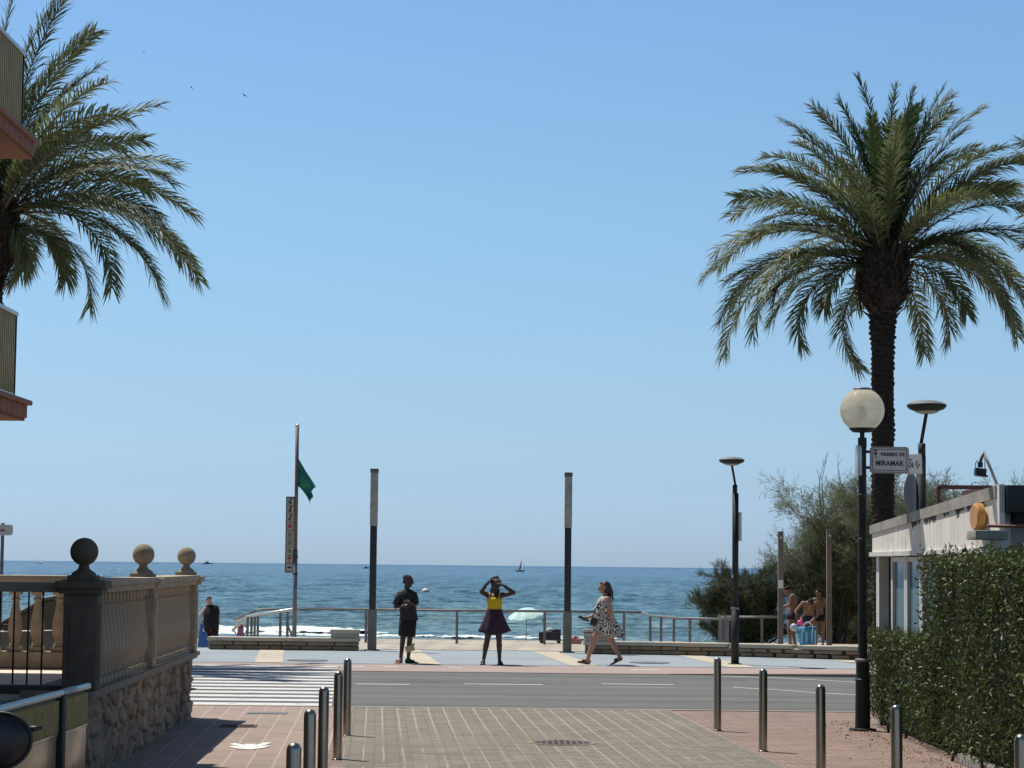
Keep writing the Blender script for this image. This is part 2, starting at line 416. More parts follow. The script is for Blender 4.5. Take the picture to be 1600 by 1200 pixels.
tag(b.build('pedestrian_marking', basic('fresh_paint', (0.78, 0.76, 0.70), (0.68, 0.66, 0.6), 3, 0.6)), kind='structure')

# terrace between promenade and beach, and the lower part at its left end
tag(MB().poly([(-7.2, 54, -.25), (300, 54, -.25), (300, 69, -.25), (-7.2, 69, -.25)]).poly([(-7.2, 54, -.25), (-7.2, 69, -.25), (-7.9, 69, -.8), (-7.9, 54, -.8)])
    .poly([(-7.9, 54, -.8), (-7.9, 69, -.8), (-300, 69, -.8), (-300, 54, -.8)]).build('terrace', M_terr), kind='structure')
tag(MB().poly([(-300, 54, .010), (300, 54, .010), (300, 54, -1.2), (-300, 54, -1.2)]).poly([(-300, 69, -.79), (-7.9, 69, -.79), (-7.9, 69, -2.), (-300, 69, -2.)])
    .poly([(-7.2, 69, -.25), (300, 69, -.25), (300, 69, -1.5), (-7.2, 69, -1.5)]).build('terrace_edge', M_terr), kind='structure')

# beach
rs = np.random.RandomState(3)
def vnoise(x, y, seed=0):
    xi = np.floor(x).astype(int); yi = np.floor(y).astype(int); xf = x-xi; yf = y-yi
    u = xf*xf*(3-2*xf); w = yf*yf*(3-2*yf)
    def h(a, b): 
        n = (a*374761393+b*668265263+seed*982451653) & 0x7fffffff
        n = ((n ^ (n >> 13))*1274126177) & 0x7fffffff
        return ((n ^ (n >> 16)) & 0xffff)/65535.0
    return (h(xi, yi)*(1-u)+h(xi+1, yi)*u)*(1-w)+(h(xi, yi+1)*(1-u)+h(xi+1, yi+1)*u)*w
def fbm(x, y, o=4, seed=0):
    s = 0; a = 0.5
    for i in range(o): s = s+a*vnoise(x*2**i, y*2**i, seed+i); a *= 0.5
    return s
def grid(name, xs, ys, zf, mat, smooth=True, xf=None, attr=None):
    YY, TT = np.meshgrid(ys, xs, indexing='ij')
    XX = xf(TT, YY) if xf else TT
    ZZ = zf(XX, YY); V = np.stack([XX, YY, ZZ], -1).reshape(-1, 3)
    ny, nx = len(ys), len(xs); i = np.arange(ny-1)[:, None]*nx+np.arange(nx-1)[None, :]
    F = np.stack([i, i+1, i+nx+1, i+nx], -1).reshape(-1, 4)
    return npmesh(name, V, F, mat, None, smooth, {k: v(XX, YY).ravel() for k, v in attr.items()} if attr else None)
def beach_z(X, Y):
    base = np.interp(Y, [68.9, 72, 80, 120, 150, 170, 200], [-.32, -.7, -1.6, -2.35, -2.9, -3.4, -4.2])
    left = np.interp(Y, [68.9, 72, 80, 200], [-.85, -.95, -1.6, -4.2]); w = np.clip((X+8.3)/0.6, 0, 1)
    z = np.where(Y < 80, left*(1-w)+base*w, base)
    return z+(fbm(X*1.5, Y*1.5, 3)-.45)*0.22*np.clip((Y-69)/2, 0, 1)*np.clip((165-Y)/10, 0, 1)
tag(grid('beach', np.linspace(-160, 160, 500), np.linspace(69.0, 200, 180), beach_z, M_sand), kind='structure')

# sea
SEA = -3.0
k = NT('sea_water')
v = k.coord(); sp = k.n('ShaderNodeSeparateXYZ'); k.l(v, sp.inputs[0])
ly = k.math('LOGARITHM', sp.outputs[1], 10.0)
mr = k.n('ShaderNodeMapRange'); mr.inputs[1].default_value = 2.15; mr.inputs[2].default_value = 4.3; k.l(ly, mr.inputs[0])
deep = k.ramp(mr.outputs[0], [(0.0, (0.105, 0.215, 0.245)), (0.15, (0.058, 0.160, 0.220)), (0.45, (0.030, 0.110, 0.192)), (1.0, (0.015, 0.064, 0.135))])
# shading of wave troughs and crests put into the colour, three stretched scales
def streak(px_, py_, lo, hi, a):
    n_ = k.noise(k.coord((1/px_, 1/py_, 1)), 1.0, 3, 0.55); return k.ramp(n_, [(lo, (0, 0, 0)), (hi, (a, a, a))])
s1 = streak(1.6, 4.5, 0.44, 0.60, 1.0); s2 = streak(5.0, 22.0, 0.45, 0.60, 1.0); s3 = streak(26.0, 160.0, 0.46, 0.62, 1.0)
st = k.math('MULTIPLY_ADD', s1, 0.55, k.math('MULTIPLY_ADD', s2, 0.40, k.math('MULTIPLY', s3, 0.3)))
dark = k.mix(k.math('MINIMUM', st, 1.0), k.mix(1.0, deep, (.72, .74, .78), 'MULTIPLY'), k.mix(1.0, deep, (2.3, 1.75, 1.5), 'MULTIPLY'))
k.color(dark); k.set(Roughness=0.22); k.b.inputs['Specular IOR Level'].default_value = 0.35; k.b.inputs['IOR'].default_value = 1.33
h = k.math('MULTIPLY_ADD', k.noise(k.coord((0.5, 1.1, 1)), 1.0, 6, 0.65), 1.0, k.math('MULTIPLY', k.noise(k.coord((0.06, 0.16, 1)), 1.0, 5, 0.6), 6.0))
k.bump(h, 1.0, 0.9); M_sea = k.m
ys = [140.0]
while ys[-1] < 60000:
    ys.append(ys[-1]+max(0.35, ys[-1]*0.0022*max(1, ys[-1]/700)))
ys = np.array(ys)
def sea_z(X, Y):
    fade = np.clip(1.3-np.log10(Y/140)/1.3, 0, 1)
    ph = Y/11.0*2*np.pi+2.2*fbm(X*0.02, Y*0.03, 3, 5)*6
    z = 0.16*np.sin(ph)+0.10*np.sin(Y/4.7*2*np.pi+7*fbm(X*0.05, Y*0.06, 3, 9)+X*0.15)
    z += (fbm(X*0.30, Y*0.8, 3, 2)-.45)*0.5+(fbm(X*0.06, Y*0.22, 3, 12)-.45)*0.7
    # the swell that is about to break, just behind the foam
    z += 0.30*np.exp(-((Y-173-1.2*np.sin(X*.2))/3.0)**2)*np.clip((-4-X)/9, 0, 1)
    return SEA+z*fade*np.clip((Y-150)/14, 0.15, 1)
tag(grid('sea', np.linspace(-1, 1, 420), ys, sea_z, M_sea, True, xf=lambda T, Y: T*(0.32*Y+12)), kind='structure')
tag(MB().poly([(-60000, 60000, SEA-.9), (-60000, 120, SEA-.9), (60000, 120, SEA-.9), (60000, 60000, SEA-.9)]).build('sea_bed', M_sea), kind='structure')

# foam of the breaking wave and wash along the shore
def foam_patch(x0, x1, yc, half, h, seed, thr):
    xs = np.linspace(x0, x1, int((x1-x0)/0.12)); ys_ = np.linspace(yc-half*1.3, yc+half*1.3, 90)
    YY, XX = np.meshgrid(ys_, xs, indexing='ij')
    e = np.minimum(np.clip((XX-x0)/3, 0, 1), np.clip((x1-XX)/6, 0, 1))
    prof = np.exp(-((YY-yc-half*.35)/(half*.5))**2)
    n = fbm(XX*.55, YY*.5, 5, seed); n2 = fbm(XX*2.2, YY*2.0, 3, seed+3)
    z = SEA+0.1+h*prof*e*(0.45+n*0.9)+(n2-.45)*0.22
    cov = (1-((YY-yc)/half)**2)*e+(n-.5)*1.6
    ny, nx = XX.shape; i = (np.arange(ny-1)[:, None]*nx+np.arange(nx-1)[None, :])
    keep = cov[:-1, :-1] > thr
    F = np.stack([i, i+1, i+nx+1, i+nx], -1)[keep]
    return np.stack([XX, YY, z], -1).reshape(-1, 3), F
Vs = []; Fs = []; off = 0
for a in ((-46, -8.6, 168, 4.0, 0.28, 1, 0.34), (-44, -13, 161, 4.0, 0.12, 7, 0.42), (-42, -19, 154, 3.4, 0.08, 17, 0.35), (-20, 9, 158, 2.0, .05, 23, .62)):
    V_, F_ = foam_patch(*a); Vs.append(V_); Fs.append(F_+off); off += len(V_)
tag(npmesh('wave_foam', np.concatenate(Vs), np.concatenate(Fs), basic('foam', (0.90, 0.92, 0.92), (0.50, 0.60, 0.63), 1.6, 0.9, stretch=(.6, 1, 1), detail=8), None, True),
    'white foam of the breaking wave on the left part of the shore', kind='stuff')

# ================================================================== STRUCTURES AND STREET FURNITURE
M_stone = basic('cream_cast_stone', (0.46, 0.37, 0.255), (0.30, 0.24, 0.165), 7, 0.85, bump=0.35)
M_stone_shade = basic('shaded_cast_stone', (0.145, 0.118, 0.082), (0.095, 0.077, 0.054), 7, 0.88, bump=0.4)  # darker copy of the cast stone, carries the near post's shade in its colour
M_ledge = basic('ledge_stone', (0.29, 0.245, 0.19), (0.19, 0.16, 0.125), 6, 0.88, bump=0.4)
M_iron = basic('black_iron', (0.03, 0.028, 0.028), (0.018, 0.016, 0.016), 8, 0.5)
M_pole = basic('dark_green_metal', (0.024, 0.028, 0.026), (0.014, 0.017, 0.016), 5, 0.6, spec=.3)
M_steel = basic('brushed_steel', (0.50, 0.45, 0.38), (0.27, 0.24, 0.20), 3, 0.28, metal=1.0, stretch=(1, 1, 0.3))
M_rail = basic('rail_steel', (0.20, 0.20, 0.20), (0.12, 0.12, 0.125), 4, 0.5, metal=0.2)
M_alu = basic('aluminium', (0.55, 0.57, 0.55), (0.42, 0.44, 0.42), 4, 0.35, metal=0.6)
M_white = basic('white_painted', (0.72, 0.70, 0.66), (0.58, 0.56, 0.52), 4, 0.55)
M_black = basic('black_plastic', (0.018, 0.018, 0.02), (0.011, 0.011, 0.012), 6, 0.45)

# ---------- left stone wall with relief
WA = Vector((-3.74, 20.25)); WB = Vector((-4.10, 29.7))     # face line near -> far
wd = (WB-WA).normalized(); wn_ = Vector((wd.y, -wd.x))       # points to the street (+x)
if wn_.x < 0: wn_ = -wn_
WL = (WB-WA).length
def wpt(s, o, z): p = WA+wd*s+wn_*o; return Vector((p.x, p.y, z))
WANG = math.atan2(wd.x, wd.y)
def stone_field(S, Z, seed=11):
    rr = np.random.RandomState(seed); L = S.max()+1; H = Z.max()+.6
    nx = int(L/.33); nz = int(H/.20); P = []
    for i in range(-1, nx+2):
        for j in range(-1, nz+2):
            P.append(((i+.5*(j % 2)+rr.uniform(-.48, .48))*.33, (j+rr.uniform(-.42, .42))*.20))
    P = np.array(P); d1 = np.full(S.shape, 9.); d2 = np.full(S.shape, 9.); idx = np.zeros(S.shape, int)
    for n_, (a, b_) in enumerate(P):
        d = np.hypot((S-a)*0.72, (Z-b_)*1.0)*(1+.25*rr.rand()) + (fbm(S*9+n_, Z*9, 2, 3)-.5)*.05
        m = d < d1; d2 = np.where(m, d1, np.minimum(d2, d)); idx = np.where(m, n_, idx); d1 = np.where(m, d, d1)
    return d1, d2, idx
t = empty('stone_wall', (WA.x, WA.y, 0), 0, 'rough rubble stone wall under the balustrade at the left of the street', 'wall')
def relief(s0, s1, base_fn, name, z1=0.77):
    s = np.arange(s0, s1+.012, .016); z = np.arange(-.02, z1, .016)
    S, Z = np.meshgrid(s, z); d1, d2, idx = stone_field(S-s0+.3, Z+.3)
    g = np.clip((d2-d1)/.05, 0, 1); tint = np.random.RandomState(5).rand(idx.max()+1)[idx]
    h = (g**.8)*(.015+.06*tint)+(fbm(S*16, Z*16, 3, 3)-.5)*.075+(fbm(S*6, Z*6, 2, 8)-.5)*.08-.045
    V = np.array([base_fn(a, b_, c) for a, b_, c in zip(S.ravel(), h.ravel(), Z.ravel())])-np.array([WA.x, WA.y, 0])
    ny, nx = S.shape; i = np.arange(ny-1)[:, None]*nx+np.arange(nx-1)[None, :]
    F = np.stack([i, i+1, i+nx+1, i+nx], -1).reshape(-1, 4)
    return npmesh(name, V, F, M_rubble, t, True, {'tint': tint.ravel(), 'joint': g.ravel()})
k = NT('rubble_stone'); at = k.n('ShaderNodeAttribute', attribute_name='tint'); aj = k.n('ShaderNodeAttribute', attribute_name='joint')
v = k.coord(); f = k.noise(v, 9, 5, .7)
c = k.ramp(at.outputs['Fac'], [(0, (0.24, 0.175, 0.125)), (.35, (0.36, 0.27, 0.19)), (.7, (0.44, 0.34, 0.24)), (1, (0.30, 0.23, 0.17))])
c = k.mix(.6, c, k.ramp(f, [(.3, (.55, .52, .5)), (.7, (1.15, 1.1, 1.05))]), 'MULTIPLY')
c = k.mix(k.math('SUBTRACT', 1.0, aj.outputs['Fac']), c, (0.10, 0.075, 0.055)); k.color(c); k.set(Roughness=.9)  # joint colour also carries the shadow between the stones
k.bump(k.noise(v, 40, 4), .5, .008); M_rubble = k.m
relief(0, WL, lambda s, h, z: wpt(s, h, z), 'stone_facing')
relief(0, 0.9, lambda s, h, z: Vector((WA.x-s, WA.y-h-.0, z)), 'end_facing')
b = MB(); b.slab([wpt(.02, -.04, 0)-Vector((WA.x, WA.y, 0)), wpt(WL, -.04, 0)-Vector((WA.x, WA.y, 0)), wpt(WL, -.5, 0)-Vector((WA.x, WA.y, 0)), wpt(.02, -.5, 0)-Vector((WA.x, WA.y, 0))], (0, 0, .77))
b.build('wall_core', M_ledge, t)
b = MB(); o0 = Vector((WA.x, WA.y, 0))
b.slab([wpt(-.06, .055, .77)-o0, wpt(WL+.08, .055, .77)-o0, wpt(WL+.08, -.52, .77)-o0, wpt(-.06, -.52, .77)-o0], (0, 0, .035))
b.slab([wpt(-.09, .085, .805)-o0, wpt(WL+.1, .085, .805)-o0, wpt(WL+.1, -.55, .805)-o0, wpt(-.09, -.55, .805)-o0], (0, 0, .05))
b.build('ledge', M_ledge, t)

# ---------- balustrade on the wall
LZ = .855; TZ = 1.84
def baluster_bm(h):
    m = MB(); q = h
    m.box((0, 0, .035), (.15, .15, .07), bevel=.008)
    prof = [(.045, .07), (.058, .085), (.058, .10), (.042, .12), (.05, .16), (.072, .24), (.080, .32), (.074, .42), (.055, .54), (.040, .64), (.036, .70), (.05, .715), (.05, .735), (.036, .75), (.04, q-.07)]
    m.lathe([(r, z*(q-.0)/q) for r, z in prof], n=16)
    m.box((0, 0, q-.035), (.13, .13, .07), bevel=.008); return m
balm = None
def baluster(parent, loc, rz):
    global balm
    if balm is None:
        o = baluster_bm(.86).build('baluster', M_stone, parent, angle=SA); balm = o.data
    else: o = link('baluster', balm, None, parent)
    o.location = loc; o.rotation_euler = (0, 0, rz); return o
def finial(parent, loc, r=.118, mat=None):
    m = MB(); m.box((0, 0, .025), (.25, .25, .05), bevel=.01)
    m.lathe([(.115, .05), (.10, .075), (.06, .10), (.045, .125), (.05, .14)], n=20)
    m.sphere((0, 0, .135+r), r, 28, 18)
    o = m.build('ball_finial', mat or M_stone, parent, angle=SA); o.location = loc; return o
bal = empty('balustrade', (WA.x, WA.y, 0), 0, 'cream stone balustrade with three ball finials on top of the rubble wall', 'balustrade')
RZ = -WANG
posts = [.17, 4.75, 9.3]
for i, s in enumerate(posts):
    near = i == 0; w = .30 if near else .29
    p = wpt(s, -.06 if near else -.09, 0)-o0; q = Matrix.Rotation(RZ, 3, 'Z')
    m = MB(); H = TZ-LZ-.13
    m.box((p.x, p.y, LZ+H/2), (w, w, H), q, bevel=.012)
    for fx_, fy_ in ((1, 0), (0, -1)):         # raised panels on the street and camera sides
        cc = q @ Vector((fx_*(w/2+.004), fy_*(w/2+.004), 0)); d = (.014, w-.12, H-.2) if fx_ else (w-.12, .014, H-.2)
        m.box((p.x+cc.x, p.y+cc.y, LZ+H/2), d, q, bevel=.006)
    po = m.build('post', M_stone_shade if near else M_stone, bal, angle=SA)
    m = MB(); m.box((0, 0, 0), (w+.08, w+.08, .05), bevel=.012); m.box((0, 0, .055), (w+.15, w+.15, .07), bevel=.018)
    cp = m.build('post_cap', M_stone_shade if near else M_stone, bal, angle=SA); cp.location = (p.x, p.y, TZ-.105); cp.rotation_euler = (0, 0, RZ)
    f = finial(bal, (p.x, p.y, TZ-.015), .125 if near else .119, M_stone_shade if near else basic('ball_stone', (.31, .26, .19), (.21, .175, .13), 9, .9, bump=.4))
for s0, s1 in ((posts[0]+.17, posts[1]-.15), (posts[1]+.15, posts[2]-.15)):
    n = 16; st_ = (s1-s0)/n
    for j in range(n): baluster(bal, wpt(s0+st_*(j+.5), -.07, LZ+.0)-o0, RZ)
    m = MB(); m.slab([wpt(s0+.02, .07, LZ+.86)-o0, wpt(s1-.02, .07, LZ+.86)-o0, wpt(s1-.02, -.25, LZ+.86)-o0, wpt(s0+.02, -.25, LZ+.86)-o0], (0, 0, .065))
    m.slab([wpt(s0+.03, .105, LZ+.925)-o0, wpt(s1-.03, .105, LZ+.925)-o0, wpt(s1-.03, -.285, LZ+.925)-o0, wpt(s0+.03, -.285, LZ+.925)-o0], (0, 0, .055))
    m.build('rail', M_stone, bal, angle=SA)

# ---------- terrace behind: floor, back balustrade, iron fence
tf = tag(MB().box((-8.86, 23.0, .40), (9.3, 5.2, .84)).build('raised_terrace', basic('pink_tiles', (0.82, 0.66, 0.50), (0.72, 0.57, 0.43), 1.6, 0.75)),
    'raised terrace with a sunlit pink tiled floor behind the iron fence', 'terrace')
bb = empty('balustrade', (-4.4, 25.3, 0), 0, 'cream stone balustrade across the back of the pink terrace at the left edge', 'balustrade')
m = MB(); m.box((-3.1, 0, .915), (5.9, .34, .17), bevel=.01); m.build('plinth', M_stone, bb, angle=SA)
for j in range(20):
    o = baluster(bb, (-.33-.243*j, 0, 1.0), 0); o.scale = (1, 1, .79)
m = MB(); m.box((-3.1, 0, 1.715), (5.9, .30, .065), bevel=.01); m.box((-3.1, 0, 1.795), (5.96, .38, .09), bevel=.02); m.build('rail', M_stone, bb, angle=SA)
fe = empty('iron_fence', (-3.99, 20.45, 0), 0, 'thin black iron bar fence under a brown rail beside the shaded near pillar', 'fence')
m = MB()
for j in range(30): m.tube([(-.18-.127*j+.0, 0, .90), (-.18-.127*j, 0, 1.72)], .0085, 6)
m.build('bars', M_iron, fe, True)
m = MB(); m.box((-2.0, 0, 1.765), (4.16, .26, .085), bevel=.012); m.build('top_rail', M_ledge, fe, angle=SA)
m = MB(); m.box((-2.0, -.02, .86), (4.16, .10, .075), bevel=.006); m.build('bottom_rail', basic('brown_metal', (0.06, 0.045, 0.035), None, 6, .6), fe, angle=SA)
lw = empty('recess_wall', (-6.05, 20.3, 0), 0, 'dark recess wall with a grey pipe below the iron fence', 'wall')
MB().box((0, .1, .33), (4.1, .14, .66)).build('recess_face', basic('recess_dark', (0.05, 0.045, 0.04), None, 4, .9), lw)  # darkness of the gap under the pipe put into this face's colour
MB().tube([(-2, -.05, .72), (2.15, -.05, .72)], .05, 12).build('pipe', basic('grey_pipe', (.25, .25, .26), None, 4, .5), lw, True)

# ---------- low gold and aluminium panel fence nearest on the left
def ribmat():
    k = NT('ribbed_gold'); v = k.coord(); k.color(k.ramp(k.noise(v, 5, 3), [(.3, (.30, .21, .06)), (.7, (.44, .31, .10))])); k.set(Roughness=.5); return k.m
M_gold = ribmat()
M_panel = basic('bronze_panel', (0.66, 0.43, 0.22), (0.38, 0.23, 0.10), 1.8, 0.22, metal=.2, stretch=(1, 1, .35))
G0 = Vector((-3.62, 19.72)); G1 = Vector((-3.70, 12.6)); gd = (G1-G0).normalized()
pf = empty('panel_fence', (G0.x, G0.y, 0), 0, 'low gate of bronze panels with an aluminium handrail at the lower left', 'gate')
def gp(s, o, z): return Vector(((gd*s).x+o, (gd*s).y, z))
for s0, s1 in ((.03, 1.0), (1.22, 3.1), (3.35, 5.2), (5.4, 7.0)):
    m = MB()                                # ribbed strip
    n = int((s1-s0)/.055)
    for j in range(n):
        m.box(gp(s0+(j+.5)*(s1-s0)/n, 0, .75), (.03, .032, .26), bevel=.004)
    m.box(gp((s0+s1)/2, -.012, .75), (.008, s1-s0, .27)); m.build('ribbed_strip', M_gold, pf)
    m = MB(); m.box(gp((s0+s1)/2, 0, .33), (.02, s1-s0-.02, .54), bevel=.004); m.box(gp((s0+s1)/2, .004, .605), (.03, s1-s0, .025), bevel=.004)
    m.box(gp((s0+s1)/2, .004, .06), (.03, s1-s0, .03), bevel=.004); m.build('bronze_panel', M_panel, pf, angle=SA)
for s in (1.1, 3.22, 5.3): MB().box(gp(s, 0, .46), (.07, .15, .92), bevel=.008).build('gate_post', M_pole, pf, angle=SA)
MB().tube([gp(0, 0, .93), gp(1.02, 0, .93)], .032, 12).tube([gp(1.1, 0, .93), gp(7, 0, .93)], .032, 12).build('handrail', M_alu, pf, True)

# ---------- apartment block with balconies at the left
M_render = basic('sand_render', (0.50, 0.40, 0.29), (0.43, 0.34, 0.25), 2, 0.9)
M_terra = basic('terracotta_tile', (0.29, 0.115, 0.055), (0.20, 0.08, 0.04), 5, 0.75)
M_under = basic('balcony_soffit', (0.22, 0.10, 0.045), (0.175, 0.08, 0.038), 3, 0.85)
ap = empty('apartment_building', (-7.6, 16, 0), 0, 'apartment block with terracotta edged balconies at the left edge', 'building')
# street side of the walls stands at X = -6.6
m = MB(); m.box((-4.0, 0, 6.75), (10.0, 16.4, 13.5)); m.build('wall', M_render, ap)
m = MB(); m.box((-4.0, 0, 13.6), (10.4, 16.8, .2)); m.build('roof', M_terra, ap)
XB = atpx(50, 25.0, 6.5)                    # street edge of the balcony slabs
for zb in (3.53, 6.44, 9.35):
    y1 = 25.0; y0 = 9.0; bx = XB; w = XB+6.6+.02
    bo = MB(); cx = (bx-w/2)+7.6; cy = (y0+y1)/2-16
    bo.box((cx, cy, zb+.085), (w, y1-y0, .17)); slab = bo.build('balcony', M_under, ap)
    m = MB(); n = int((y1-y0)/.26)
    for j in range(n): m.box((bx+7.6+.012, y1-16-(j+.5)*.26, zb+.10), (.03, .248, .14), bevel=.006)
    for j in range(5): m.box((bx+7.6-(j+.5)*.26, y1-16+.012, zb+.10), (.248, .03, .14), bevel=.006)
    m.build('edge_tiles', M_terra, slab, angle=SA)
    m = MB(); m.box((cx+.02, cy+.02, zb+.20), (w+.1, y1-y0+.1, .055), bevel=.015); m.build('coping', M_terra, slab, angle=SA)
    rx = bx+7.6-.13; ry = y1-16-.06
    m = MB(); n = int((y1-y0)/.09)
    for j in range(n): m.box((rx, ry-.05-j*.09, zb+.72), (.035, .05, .86), bevel=.006)
    for j in range(11): m.box((rx-.06-j*.09, ry, zb+.72), (.05, .035, .86), bevel=.006)
    m.box((rx-.018, cy, zb+.72), (.008, y1-y0-.2, .86)); m.box((rx-.5, ry-.018, zb+.72), (.98, .008, .86))
    m.build('railing_panel', M_gold, slab, angle=SA)
    m = MB()
    m.box((rx, cy, zb+1.175), (.075, y1-y0-.02, .05), bevel=.015); m.box((rx-.55, ry, zb+1.173), (1.1, .075, .05), bevel=.015)
    m.box((rx, cy, zb+.28), (.04, y1-y0-.1, .03)); m.build('handrail', M_alu, slab, angle=SA)
    MB().box((rx+.0, ry+.03, zb+.69), (.045, .02, .96)).build('rail_post', M_iron, slab); MB().box((rx, ry-1.2, zb+.25), (.03, .03, .1)).build('rail_foot', M_iron, slab)
for zz in (.9, 4.6, 7.5, 10.4):
    for yy in (-5.5, -2.0, 1.5, 5.0):
        w_ = MB().box((1.01, yy, zz+.3), (.05, 1.7, 2.0)).build('window', M_white, ap)
        MB().box((1.045, yy, zz+.3), (.02, 1.5, 1.8)).build('pane', basic('dark_glass', (.03, .035, .04), None, 2, .08), w_)

# ---------- bollards
def bollard_proto():
    m = MB(); r = .047
    m.lathe([(r, 0), (r, .84), (r*.97, .86), (r*.86, .876), (r*.62, .889), (r*.32, .896), (0, .898)], n=24)
    o = m.build('bollard', M_steel, None, angle=R(50)); 
    f = MB().lathe([(r+.012, .0), (r+.012, .008), (r+.001, .010)], n=24).build('base_ring', M_steel, o, True)
    tag(o, None, 'bollard', 'steel bollards along the street'); return o
bo = bollard_proto()
spots = [(542, 1150, 'farthest steel bollard in the left row, by the crosswalk corner'), (527, 1187, 'second farthest steel bollard in the left row'), (-1.66, 20.6, 'middle steel bollard in the left row'),
         (-1.50, 17.4, 'steel bollard fourth from the crosswalk in the left row'), (-1.32, 14.15, 'nearest steel bollard of the left row, only its top in the picture'),
         (1121, 1142, 'farthest steel bollard in the right row, at the paver edge'), (1192, 1174, 'second farthest steel bollard in the right row'), (2.98, 21.9, 'steel bollard left of the lamp post with the street name sign'),
         (3.17, 18.75, 'steel bollard in front of the low end of the hedge'), (3.47, 15.55, 'nearest steel bollard at the lower right corner under the hedge')]
for i, (a, c_, lab) in enumerate(spots):
    if abs(a) > 20: p = gnd(a, c_); x, y = p.x, p.y
    else: x, y = a, c_
    o = bo if i == 0 else copy_tree(bo); o.location = (x, y, .004); o['label'] = lab; o.rotation_euler = (R((i*37 % 7-3)*.12), R((i*53 % 5-2)*.15), i)

# ---------- manholes, grates
M_cast = basic('cast_iron', (0.12, 0.085, 0.075), (0.08, 0.06, 0.055), 14, .7, bump=.5)
p = gnd(878, 1162)
mh = empty('round_plate', (p.x, p.y, .008), 0, 'round rusty manhole cover in the grey street paving', 'manhole cover')
MB().lathe([(.39, 0), (.39, .006), (.34, .006)], n=40).build('frame', M_ledge, mh)
m = MB().lathe([(.335, 0), (.335, .008)], n=40)
for i in range(-4, 5):
    for j in range(-4, 5):
        if i*i+j*j < 18: m.box((i*.068, j*.068, .010), (.034, .034, .006))
m.build('lid', M_cast, mh)
p = gnd(372, 1135.5)
dg_ = empty('drain_grate', (p.x, p.y, .006), STREET_ANG*-1, 'dark iron drain grate in the left pavement', 'drain grate')
m = MB()
for s in (-.21, .21): m.box((s, 0, .004), (.03, .34, .012))
for s in (-.17, .17): m.box((0, s, .004), (.45, .03, .012))
m.box((0, 0, .004), (.03, .34, .012))
for j in range(9): m.box((0, -.14+.035*j, .003), (.40, .012, .008))
m.build('bars', M_cast, dg_); MB().box((0, 0, -.0), (.42, .32, .002)).build('pit', M_dark, dg_)
M_grey = basic('grey_iron', (.17, .17, .175), (.13, .13, .135), 8, .7)
p = gnd(418, 1115)
MB_ = MB().box((0, 0, .003), (.52, .34, .006)).build('hatch_cover', M_grey); MB_.location = (p.x, p.y, .006); tag(MB_, 'flat grey metal hatch in the left pavement by the crosswalk', 'hatch')
for i, (px_, py_) in enumerate(((480, 1033), (1015, 1036.5))):
    p = gnd(px_, py_); o = MB().lathe([(.42, 0), (.42, .008), (.36, .009)], n=36).build('round_plate', M_grey)  # flat grey disc on each dark ellipse of the promenade paving
    o.location = (p.x, p.y, .016)
    tag(o, ('grey round disc in the promenade behind the left bollards', 'grey round disc in the promenade right of the walking woman')[i], 'manhole cover', 'round discs in the promenade')

# ---------- low stone benches
M_block = basic('sandstone_block', (0.33, 0.235, 0.15), (0.18, 0.125, 0.08), 2.5, 0.9, bump=.5)
M_cap = basic('bench_slab', (0.46, 0.41, 0.31), (0.36, 0.32, 0.25), 3.0, 0.85, bump=.3)
def bench(name, x0, x1, y, h, raised, label, curve=0.0, seed=1):
    e = empty(name, ((x0+x1)/2, y, .01), 0, label, 'bench wall'); rn = random.Random(seed); cx = (x0+x1)/2
    yy = lambda x: -curve*max(0, (x-x0)/(x1-x0))**2
    m = MB(); hz = h-.085; x = x0
    for row in range(2):
        x = x0+.02; zz = row*hz/2
        while x < x1-.05:
            w = min(rn.uniform(.28, .75), x1-.02-x)
            if x1-.02-(x+w) < .15: w = x1-.02-x
            jj = rn.uniform(-.012, .012)
            m.box((x+w/2-cx, .26+yy(x+w/2)+jj, zz+hz/4), (w-.03, .50, hz/2-.022), Matrix.Rotation(-math.atan2(yy(x)-yy(x+w), w), 3, 'Z'), bevel=.012); x += w
    m.build('block_courses', M_block, e, angle=SA)
    MB_c = MB(); n = 24
    for j in range(n):
        a = x0+.05+(x1-x0-.1)*j/n; b_ = x0+.05+(x1-x0-.1)*(j+1)/n
        MB_c.box(((a+b_)/2-cx, .27+yy((a+b_)/2), hz/2), (b_-a+.0, .34, hz-.02))
    MB_c.build('mortar_core', M_block, e)
    m = MB(); x = x0
    while x < x1-.05:
        w = min(rn.uniform(1.3, 1.9), x1-x)
        if x1-(x+w) < .4: w = x1-x
        k_ = max(1, int(w/.6))
        m.box((x+w/2-cx, .26+yy(x+w/2), hz+.045), (w-.012, .60, .085), Matrix.Rotation(-math.atan2(yy(x)-yy(x+w), w), 3, 'Z'), bevel=.018); x += w
    m.build('seat_slab', M_cap, e, angle=SA)
    ra, rb, rh = raised
    m = MB()
    m.box(((ra+rb)/2-cx, .26, h+.04), (rb-ra-.03, .46, .10), bevel=.012)
    m.box(((ra+rb)/2-cx, .26, h+.145), (rb-ra, .52, .10), bevel=.012)
    if rh > .24: m.box(((ra+rb)/2-cx, .26, h+rh-.03), (rb-ra+.03, .58, .06), bevel=.012)
    m.build('raised_block', M_cap, e, angle=SA)
    return e
yb = 52.7
bench('stone_bench', atpx(323, yb, 0), atpx(561, yb, 0), yb, .285, (atpx(515, yb, 0), atpx(560, yb, 0), .24), 'low stone bench wall left of the standing man, raised at its right end', seed=3)
xa = atpx(912, 52.3, 0); xb_ = atpx(1400, 51, 0)
bench('stone_bench', xa, xb_, 52.3, .285, (xa, xa+.62, .27), 'long low stone bench wall on the promenade behind the walking woman', curve=2.6, seed=8)

